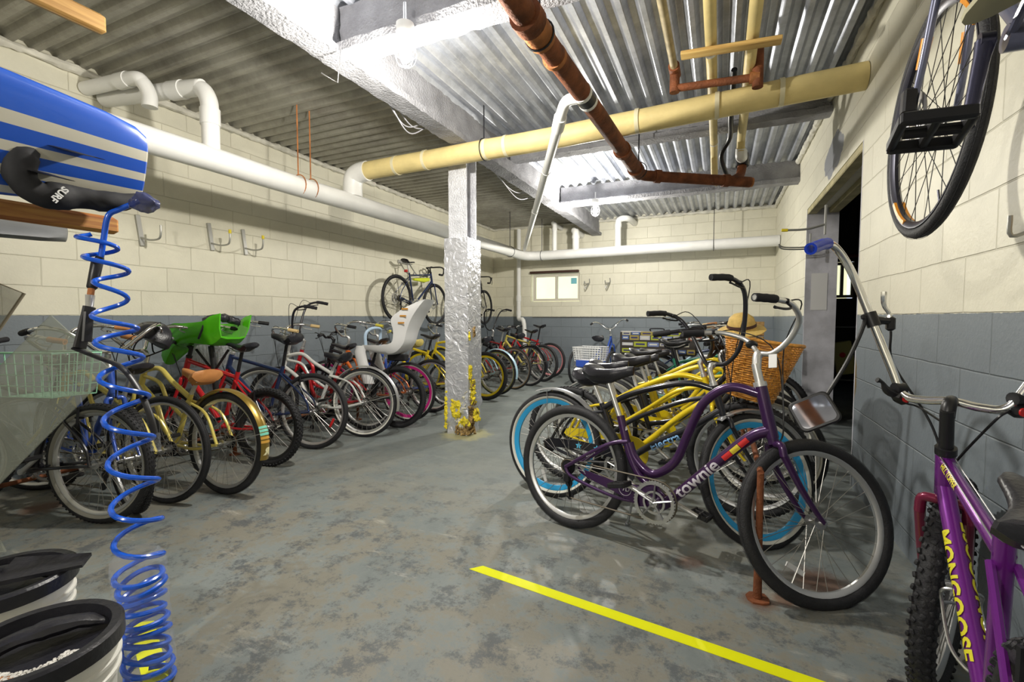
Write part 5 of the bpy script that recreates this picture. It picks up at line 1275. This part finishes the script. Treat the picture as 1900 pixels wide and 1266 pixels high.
l14 = B('red bicycle with pink striped rims and black saddle, last of the left row', (-2.98, 8.42), 168, R=.335, tw=.046, col=P_red, style='mtb', rim=mat('pinkish_rim', (.62, .25, .27), .4), deep=True, bars='flat', steer=5, lean=-2, group=GL, wb=1.04, sad_dz=.08)

# bicycles hanging on the left wall
hw = bike('bicycle', 'navy road bicycle with lime frame bag hung on the left wall above the row', (-4.33, 5.50), 90, style='road', wb=1.0, R=.345, tw=.036, col=P_navy, rim=M_dark, spoke=M_spoke, bars='drop', barm=M_black, grip=M_black, z0=1.10, disc=True, steer=0, lean=0, saddle='race', sad_dz=-.05, pitch=4, barw=.72)
b = MB(); t0 = hw['HT'] - hw['ax'] * .05; t1 = hw['ST'] + Vector((.02, 0, -.04)); n = 8; rings = []
for k in range(n + 1):
    f = k / n; p = t0.lerp(t1, .12 + .72 * f); hh = .075 * (1 - abs(f - .3) * .7); rings.append([p + Vector((0, .022 * math.cos(a * PI / 4), -.02 - hh * .5 + hh * .5 * math.sin(a * PI / 4))) for a in range(8)])
b.loft(rings); b.build('frame_bag', mat('lime_bag', (.60, .68, .03), .6), hw['root'])
b = MB(); b.box((hw['S'].x - .03, 0, hw['S'].z - .16), (.03, .05, .04), bev=.006); b.build('tail_light', M_redref, hw['root'])
b = MB(); b.box((XL + .01, 5.95, 2.02), (.02, .30, .05), bev=.004)
o = b.build('wall_bracket', M_hook); tag(o, 'steel wall bracket holding up the navy road bicycle', 'bracket')
for s in (-1, 1):
    b = MB(); b.tube(spline([(XL + .01, 5.95 + s * .12, 2.02), (XL + .15, 5.95 + s * .12, 1.84), (XL + .26, 5.95 + s * .12, 1.81), (XL + .29, 5.95 + s * .12, 1.86)], 4), .008, 6); b.build('hook', M_hook, o)
hw2 = bike('bicycle', 'black bicycle hung on the left wall between the column and the back corner', (-4.34, 7.30), 90, style='road', wb=1.0, R=.345, tw=.036, col=P_black, rim=M_dark, bars='drop', barm=M_black, grip=M_black, z0=1.02, steer=0, saddle='race', barw=.72)
b = MB(); b.box((XL + .01, 7.8, 1.94), (.02, .30, .05), bev=.004)
o = b.build('wall_bracket', M_hook); tag(o, 'steel wall bracket holding up the black bicycle beyond the column', 'bracket')
for s in (-1, 1):
    b = MB(); b.tube(spline([(XL + .01, 7.8 + s * .12, 1.94), (XL + .15, 7.8 + s * .12, 1.76), (XL + .26, 7.8 + s * .12, 1.73), (XL + .29, 7.8 + s * .12, 1.78)], 4), .008, 6); b.build('hook', M_hook, o)

# ------------------------------------------------------------------ bicycle racks (rusty pipe rails)
def rack(label, x, y0, y1, h, step):
    r = empty('bicycle_rack', T3(x, y0, 0), label, 'bicycle rack', 'rusty pipe bicycle racks on the floor')
    b = MB(); b.tube([(0, 0, h), (0, y1 - y0, h)], .013, 10); b.build('top_rail', M_rust, r)
    k = 0; y = 0
    while y <= y1 - y0 + .01:
        b = MB(); b.tube([(0, y, .01), (0, y, .2), (0, y, h)], [.017, .014, .013], 12); b.build('post', M_rust, r)
        b = MB(); b.tube([(0, y, 0), (0, y, .008)], .045, 9); jitter(b, .004, 40); b.v = [(p[0], p[1], max(0, p[2])) for p in b.v]; b.build('foot', M_rust, r)
        y += step
    return r
rack('rusty pipe rack rail under the right row of bicycles', .165, 2.10, 6.6, .53, 1.5)
rack('low rusty pipe rack rail under the left row of bicycles', -3.72, 1.10, 8.4, .20, 1.46)

# ------------------------------------------------------------------ floor tape
M_tape = mat('yellow_floor_tape', (.82, .84, .0), .45)
b = MB(); b.add([(-1.03, 1.812, .0015), (-.985, 1.862, .0015), (.60, 1.665, .0015), (.60, 1.612, .0015), (-1.03, 1.812, .0), (-.985, 1.862, .0), (.60, 1.665, .0), (.60, 1.612, .0)], [(0, 1, 2, 3), (7, 6, 5, 4), (0, 4, 5, 1), (1, 5, 6, 2), (2, 6, 7, 3), (3, 7, 4, 0)])
tag(b.build('floor_tape', M_tape, smooth=False), 'long yellow tape strip across the concrete floor', 'tape', 'yellow floor tape strips')
b = MB(); b.add([(-2.02, .95, .0015), (-1.95, 1.0, .0015), (-1.46, .80, .0015), (-1.50, .75, .0015), (-2.02, .95, 0), (-1.95, 1.0, 0), (-1.46, .80, 0), (-1.50, .75, 0)], [(0, 3, 2, 1), (4, 5, 6, 7), (0, 4, 7, 3), (3, 7, 6, 2), (2, 6, 5, 1), (1, 5, 4, 0)])
tag(b.build('floor_tape', M_tape, smooth=False), 'short piece of yellow tape on the floor under the blue coil', 'tape', 'yellow floor tape strips')

# ------------------------------------------------------------------ left foreground: rack, boards, leash
r = empty('wooden_rack', T3(-2.45, -.9, 0), 'wooden board rack with two long pine arms at upper left', 'rack')
b = MB(); b.box((0, 0, 1.25), (.09, .09, 2.5), bev=.006); b.build('post', M_wood2, r, M=T3(0, 0, 0))
b = MB(); b.box((.05, 1.02, 1.555), (.042, 2.06, .072), bev=.012); a = b.build('arm', M_wood2, r); a['label'] = 'lower varnished pine arm'
b = MB(); b.box((.02, 1.02, 2.405), (.042, 2.06, .078), bev=.010); a = b.build('arm', M_wood, r); a['label'] = 'upper yellow pine arm'
# striped board
def stripes():
    m = bpy.data.materials.new('blue_striped_gelcoat'); m.use_nodes = True; nt = m.node_tree; N = nt.nodes; L = nt.links; bs = N['Principled BSDF']
    tc = N.new('ShaderNodeTexCoord'); sp = N.new('ShaderNodeSeparateXYZ'); L.new(tc.outputs['Object'], sp.inputs[0])
    # stripes fan out slightly away from the tail
    mu = N.new('ShaderNodeMath'); mu.operation = 'MULTIPLY_ADD'; mu.inputs[1].default_value = .25; mu.inputs[2].default_value = 1.0; L.new(sp.outputs['Y'], mu.inputs[0])
    dv = N.new('ShaderNodeMath'); dv.operation = 'MULTIPLY'; L.new(sp.outputs['X'], dv.inputs[0]); L.new(mu.outputs[0], dv.inputs[1])
    ad = N.new('ShaderNodeMath'); ad.operation = 'MULTIPLY_ADD'; ad.inputs[1].default_value = 2.5; ad.inputs[2].default_value = .5; L.new(dv.outputs[0], ad.inputs[0])
    cr = N.new('ShaderNodeValToRGB'); cr.color_ramp.interpolation = 'CONSTANT'; E_ = cr.color_ramp.elements
    blue = (.008, .075, .46, 1); cream = (.52, .50, .42, 1)
    seq = [(0, blue), (.06, cream), (.12, blue), (.20, cream), (.28, blue), (.38, cream), (.46, blue), (.58, cream), (.68, (.01, .09, .52, 1))]
    E_[0].position, E_[0].color = seq[0]; E_[1].position, E_[1].color = seq[1]
    for p, c in seq[2:]: e = E_.new(p); e.color = c
    L.new(ad.outputs[0], cr.inputs[0]); L.new(cr.outputs[0], bs.inputs['Base Color']); bs.inputs['Roughness'].default_value = .35; bs.inputs['Coat Weight'].default_value = .3
    return m
bd = empty('surfboard', T3(-2.30, 1.18, 1.585) @ RY(math.radians(-74)) @ T3(.21, 0, 0), 'blue and cream striped surfboard lying on edge on the lower rack arm', 'surfboard')
b = MB(); rings = []
prof = [(0, .105), (-.012, .135), (-.05, .160), (-.15, .180), (-.4, .205), (-.8, .235), (-1.3, .24), (-1.7, .20), (-2.0, .12), (-2.1, .02)]
for y, w in prof:
    t = .035 if y > -.05 else .04; r_ = []
    for j in range(24):
        a_ = 2 * PI * j / 24; c, s = math.cos(a_), math.sin(a_)
        r_.append((w * math.copysign(abs(c) ** .8, c), y, t * math.copysign(abs(s) ** .8, s) * (.55 if y in (0,) else 1)))
    rings.append(r_)
b.loft(rings); b.build('board_body', stripes(), bd)
b = MB()
for s, yy in ((0.0, -.22), (.10, -.30), (-.10, -.30)):
    rings = []
    for k in range(8):
        f = k / 7; h_ = .036 + .115 * f; c0 = yy - .05 + .05 * f ** 1.5; ch = .055 * (1 - f * .65)
        rings.append([(s + .004 * (1 - f * .6) * math.sin(a * PI / 4), c0 + ch * math.cos(a * PI / 4), -h_) for a in range(8)])
    if s != .10: b = MB(); b.loft(rings); b.build('fin', M_black, bd)
# grey foam board below
gb = MB(); rings = []
for y, w in ((0, .02), (-.03, .08), (-.12, .16), (-.4, .24), (-.9, .29), (-1.6, .30), (-2.1, .2)):
    rings.append([(w * math.cos(2 * PI * j / 20), y, .035 * math.sin(2 * PI * j / 20)) for j in range(20)])
gb.loft(rings); o = gb.build('grey_board', mat('grey_foam_board', (.13, .135, .14), .5, 0, .1, 8), M=T3(-2.78, 1.13, 1.545) @ RY(.28)); tag(o, 'grey foam board lying under the lower rack arm at the left edge', 'board')
b = MB()
for y in (.3, -.4):
    b.tube(spline([(-2.40, y, 1.60), (-2.37, y, 1.50), (-2.50, y, 1.44), (-2.75, y, 1.46), (-3.02, y, 1.52), (-3.0, y, 1.63), (-2.7, y, 1.62), (-2.40, y, 1.60)], 5), .006, 6)
tag(b.build('sling', M_black), 'black straps slinging the grey board under the rack arm', 'strap')
# neoprene bootie on the board
b = MB(); P_ = [(-2.20, 1.13, 1.655), (-2.20, 1.08, 1.625), (-2.215, 1.02, 1.615), (-2.225, .95, 1.615), (-2.225, .89, 1.605), (-2.225, .84, 1.60), (-2.23, .80, 1.63), (-2.235, .79, 1.68), (-2.225, .81, 1.73), (-2.215, .83, 1.75)]
pp = spline(P_, 5); rr_ = [.014, .016, .020, .024, .028, .031, .033, .034, .035, .036, .036, .035, .034, .034, .034, .035, .036, .038, .041, .044, .046, .047, .046, .044, .042, .041, .040, .039, .039, .039, .039, .040, .041, .042, .043, .043, .042, .040, .038, .036, .034, .03, .026, .022, .018, .012]
b.tube(pp, rr_[:len(pp)] + [.01] * max(0, len(pp) - len(rr_)), 16, flat=(.9, 1.1)); jitter(b, .006, 18)
bt = b.build('neoprene_boot', mat('black_neoprene', (.012, .012, .014), .75, 0, .3, 25)); tag(bt, 'black neoprene boot with white lettering lying under the striped surfboard', 'boot')
b = MB(); TM = T3(-2.178, .885, 1.635) @ RZ(PI / 2) @ RX(PI / 2) @ RZ(-2.2)
text_flat(b, 'SURF', .030, TM, .0008, .002); b.build('boot_lettering', mat('white_print', (.7, .7, .7), .5), bt, smooth=False)
# crumpled plastic bag
M_poly = mat('crumpled_clear_plastic', (.75, .80, .88), .12, 0, alpha=.10, spec=.9)
b = MB(); b.ball((-2.10, 1.10, 1.615), (.05, .045, .035), 20); jitter(b, .016, 26); tag(b.build('plastic_bag', mat('dark_glossy_plastic', (.05, .06, .16), .12, 0, alpha=.75)), 'crumpled glossy plastic bag tied at the surfboard tail', 'bag')
# leash: cord, sleeve, swivel and cuff
M_cord = mat('blue_urethane', (.01, .10, .62), .22, coat=.3)
lr = empty('surf_leash', T3(-2.2, 1.0, 0), 'blue coiled surf leash hanging from the board down to the floor', 'leash')
def lw(b, nm, m): o = b.build(nm, m); o.parent = lr; o.matrix_local = T3(2.2, -1.0, 0); return o
b = MB(); b.tube(spline([(-2.13, 1.10, 1.625), (-2.17, 1.05, 1.585), (-2.185, 1.02, 1.555), (-2.20, 1.01, 1.47), (-2.21, 1.0, 1.38)], 5), .010, 10); lw(b, 'straight_cord', M_cord)
b = MB(); b.tube([(-2.209, 1.0, 1.395), (-2.213, .99, 1.37), (-2.20, .965, 1.275), (-2.20, .962, 1.268)], [.013, .019, .017, .012], 12); lw(b, 'sleeve', M_black)
b = MB(); b.tube([(-2.197, .962, 1.27), (-2.194, .956, 1.24)], .011, 10); lw(b, 'swivel', M_rustlight)
b = MB(); b.tube([(-2.194, .956, 1.245), (-2.19, .95, 1.195)], [.016, .013], 10, flat=(1, .7)); lw(b, 'swivel', M_steel)
b = MB(); b.tube(spline([(-2.19, .95, 1.20), (-2.185, .93, 1.12), (-2.18, .91, 1.045)], 4), .021, 10, flat=(1, .6)); b.tube([(-2.16, .935, 1.18), (-2.15, .92, 1.07)], .016, 8, flat=(1, .5)); lw(b, 'cuff_pad', M_black)
b = MB(); b.tube(spline([(-2.19, .90, 1.045), (-2.09, .93, 1.01), (-2.00, .955, .975), (-1.93, .97, .90), (-1.875, .975, .81), (-1.855, .98, .725)], 6), .014, 8, flat=(1.0, .45)); lw(b, 'cuff_strap', M_black)
b = MB(); b.tube([(-1.856, .98, .74), (-1.852, .978, .68)], .017, 10, flat=(1, .6)); lw(b, 'clear_tip', M_poly)
cen = [(-2.26, .985, 1.49, .030), (-2.19, .985, 1.43, .06), (-2.13, .99, 1.35, .058), (-2.12, .985, 1.27, .045), (-2.07, .97, 1.16, .062), (-2.03, .96, 1.08, .064), (-1.98, .945, .98, .066), (-1.93, .93, .86, .066), (-1.885, .915, .74, .066), (-1.84, .90, .62, .066), (-1.79, .88, .51, .066), (-1.745, .86, .425, .064), (-1.70, .835, .34, .064)]
cs_ = spline([(c[0], c[1], c[2]) for c in cen], 16); rs_ = spline([(c[3], 0, 0) for c in cen], 16)
pts = []; ph = 2.0
for i, (p, q) in enumerate(zip(cs_, rs_)):
    ph += 2 * PI / 19.0
    pts.append((p.x + q.x * math.cos(ph), p.y + q.x * math.sin(ph), p.z))
nL = len(pts)
z = pts[-1][2]; n2 = 220
for i in range(1, n2):
    f = i / n2; ph += 2 * PI / 22.0; zz = .34 - .325 * f + .006 * math.sin(i * .37); X = -1.70 + .085 * f; Y_ = .835 - .025 * f; rr = .060 + .004 * math.sin(i * .21)
    pts.append((X + rr * math.cos(ph), Y_ + rr * math.sin(ph), max(.012, zz + .010 * math.sin(ph * 1.0 + i * .02))))
b = MB(); b.tube(pts, .0085, 8); lw(b, 'coiled_cord', M_cord)
b = MB(); rings = []
for i in range(16):
    f = i / 15; zz = .40 - .37 * f; rr = .072 if i else .055; rings.append([(-1.72 + .10 * f + rr * math.cos(2 * PI * j / 28), .842 - .03 * f + rr * math.sin(2 * PI * j / 28), zz) for j in range(28)])
b.loft(rings, cap=False); jitter(b, .008, 30); lw(b, 'plastic_sleeve', M_poly)

# clear plastic sheets standing at the left edge
M_acr = bpy.data.materials.new('scuffed_clear_plastic'); M_acr.use_nodes = True
nt = M_acr.node_tree; bs = nt.nodes['Principled BSDF']; tc = nt.nodes.new('ShaderNodeTexCoord'); nz = nt.nodes.new('ShaderNodeTexNoise'); nz.inputs['Scale'].default_value = 3.5; nz.inputs['Detail'].default_value = 9; nz.inputs['Roughness'].default_value = .7
nt.links.new(tc.outputs['Object'], nz.inputs['Vector']); mr = nt.nodes.new('ShaderNodeMapRange'); mr.inputs[1].default_value = .3; mr.inputs[2].default_value = .7; mr.inputs[3].default_value = .28; mr.inputs[4].default_value = .55
nt.links.new(nz.outputs['Fac'], mr.inputs[0]); nt.links.new(mr.outputs[0], bs.inputs['Alpha']); bs.inputs['Base Color'].default_value = (.30, .32, .27, 1); bs.inputs['Roughness'].default_value = .25
def sheet(name, label, P4, th, edge=None, group='scuffed clear plastic sheets at the left edge'):
    P4 = [Vector(p) for p in P4]; n = (P4[1] - P4[0]).cross(P4[3] - P4[0]).normalized() * th / 2
    b = MB(); b.add([p - n for p in P4] + [p + n for p in P4], [(3, 2, 1, 0), (4, 5, 6, 7), (0, 1, 5, 4), (1, 2, 6, 5), (2, 3, 7, 6), (3, 0, 4, 7)])
    o = b.build(name, M_acr, smooth=False); tag(o, label, 'plastic sheet', group)
    if edge:
        b = MB(); e = [P4[i] for i in edge]; b.tube(e, .006, 8); b.build('edge_seal', mat('tan_rubber_seal', (.25, .22, .16), .6), o)
    return o
sheet('clear_plastic_sheet', 'large scuffed clear plastic sheet standing on its corner at the left edge', [(-2.51, .96, 1.17), (-2.27, 1.05, .94), (-3.10, .63, .01), (-3.34, .54, .24)], .006, None)
sheet('clear_plastic_sheet', 'taller plastic sheet with a rounded sealed edge behind the large one', [(-3.08, .80, 1.42), (-2.70, .95, 1.262), (-3.12, .58, .30), (-3.5, .42, .45)], .006, (0, 1, 2))
sheet('clear_plastic_sheet', 'low cloudy plastic sheet leaning over the rear bucket lid', [(-2.36, .50, .80), (-2.13, .60, .66), (-2.03, .64, .425), (-2.36, .49, .425)], .006, None)

# ------------------------------------------------------------------ buckets
M_bk = mat('white_bucket_plastic', (.78, .77, .72), .4, 0, .06, 6); M_lid = mat('black_lid_plastic', (.018, .018, .024), .35, 0, .2, 14, .2, 60)
M_grit = mat('white_grit', (.62, .60, .56), .8, 0, .3, 60); M_rustgrit = mat('rusty_grit', (.35, .16, .07), .85, 0, .4, 60)
def bucket(label, x, y, rot, seed, fill):
    r = empty('bucket', T3(x, y, 0) @ RZ(rot), label, 'bucket', 'white buckets with black lids')
    b = MB(); T = RX(PI / 2)
    b.lathe([(.001, .004), (.125, .0), (.130, .004), (.148, .27), (.156, .272), (.156, .280), (.150, .283), (.150, .305), (.158, .307), (.158, .315), (.151, .318), (.153, .368), (.143, .368), (.125, .012), (.001, .012)], 48, T=T); b.build('bucket_body', M_bk, r)
    b = MB(); b.lathe([(.001, .352), (.120, .350), (.134, .356), (.140, .392), (.158, .394), (.165, .388), (.166, .352), (.160, .352), (.158, .384), (.143, .386), (.138, .346), (.001, .342)], 48, T=T)
    b.build('lid', M_lid, r)
    rs = random.Random(seed); lo = r
    b = MB()
    for s in range(2): pass
    b.tube(spline([(-.128, -.02, .366), (-.06, .01, .388), (.0, .035, .392), (.07, .055, .384), (.125, .06, .366)], 5), [.012, .016, .020, .022, .024, .024, .024, .024, .026, .026, .03, .03, .03, .028, .026, .024, .022, .02, .016, .012, .010], 10, flat=(1.2, .7)); jitter(b, .006, 14)
    b.build('lid_ridge', M_lid, r)
    for nm, m, cnt, (ax0, ax1), (rad0, rad1) in (('white_grit', M_grit, 500, (-2.4, -.3), (.06, .118)), ('rusty_grit', M_rustgrit, 130, (-2.9, -1.7), (.07, .122))):
        b = MB()
        for _ in range(int(cnt * fill)):
            a = rs.uniform(ax0, ax1); q = rs.uniform(rad0, rad1); s = rs.uniform(.002, .0055); b.box((q * math.cos(a), q * math.sin(a), .3545), (s, s * 1.3, s), T=None)
        o = b.build(nm, m, r, smooth=False); o['kind'] = 'stuff'
    return r
bucket('white bucket with a black gritty lid, nearest at the lower left corner', -1.475, .505, .9, 3, 1.0)
b2 = bucket('white bucket with black lid behind the nearer bucket, holding a black scoop', -1.93, .60, .3, 8, .5)
b = MB(); rings = []
for k in range(8):
    f = k / 7; w = .055 * (1 - .5 * f); rings.append([(-.03 + .20 * f, -w, .006 * f), (-.03 + .20 * f, w, .006 * f), (-.03 + .20 * f, w * 1.02, .016), (-.03 + .20 * f, 0, .012), (-.03 + .20 * f, -w * 1.02, .016)])
b.loft(rings); b.tube([(-.03, 0, .012), (-.14, 0, .02)], .010, 8)
tag(b.build('hand_scoop', M_lid, M=T3(-1.90, .62, .398) @ RZ(.75) @ RX(.2)), 'black hand scoop lying across the rear bucket lid', 'scoop')
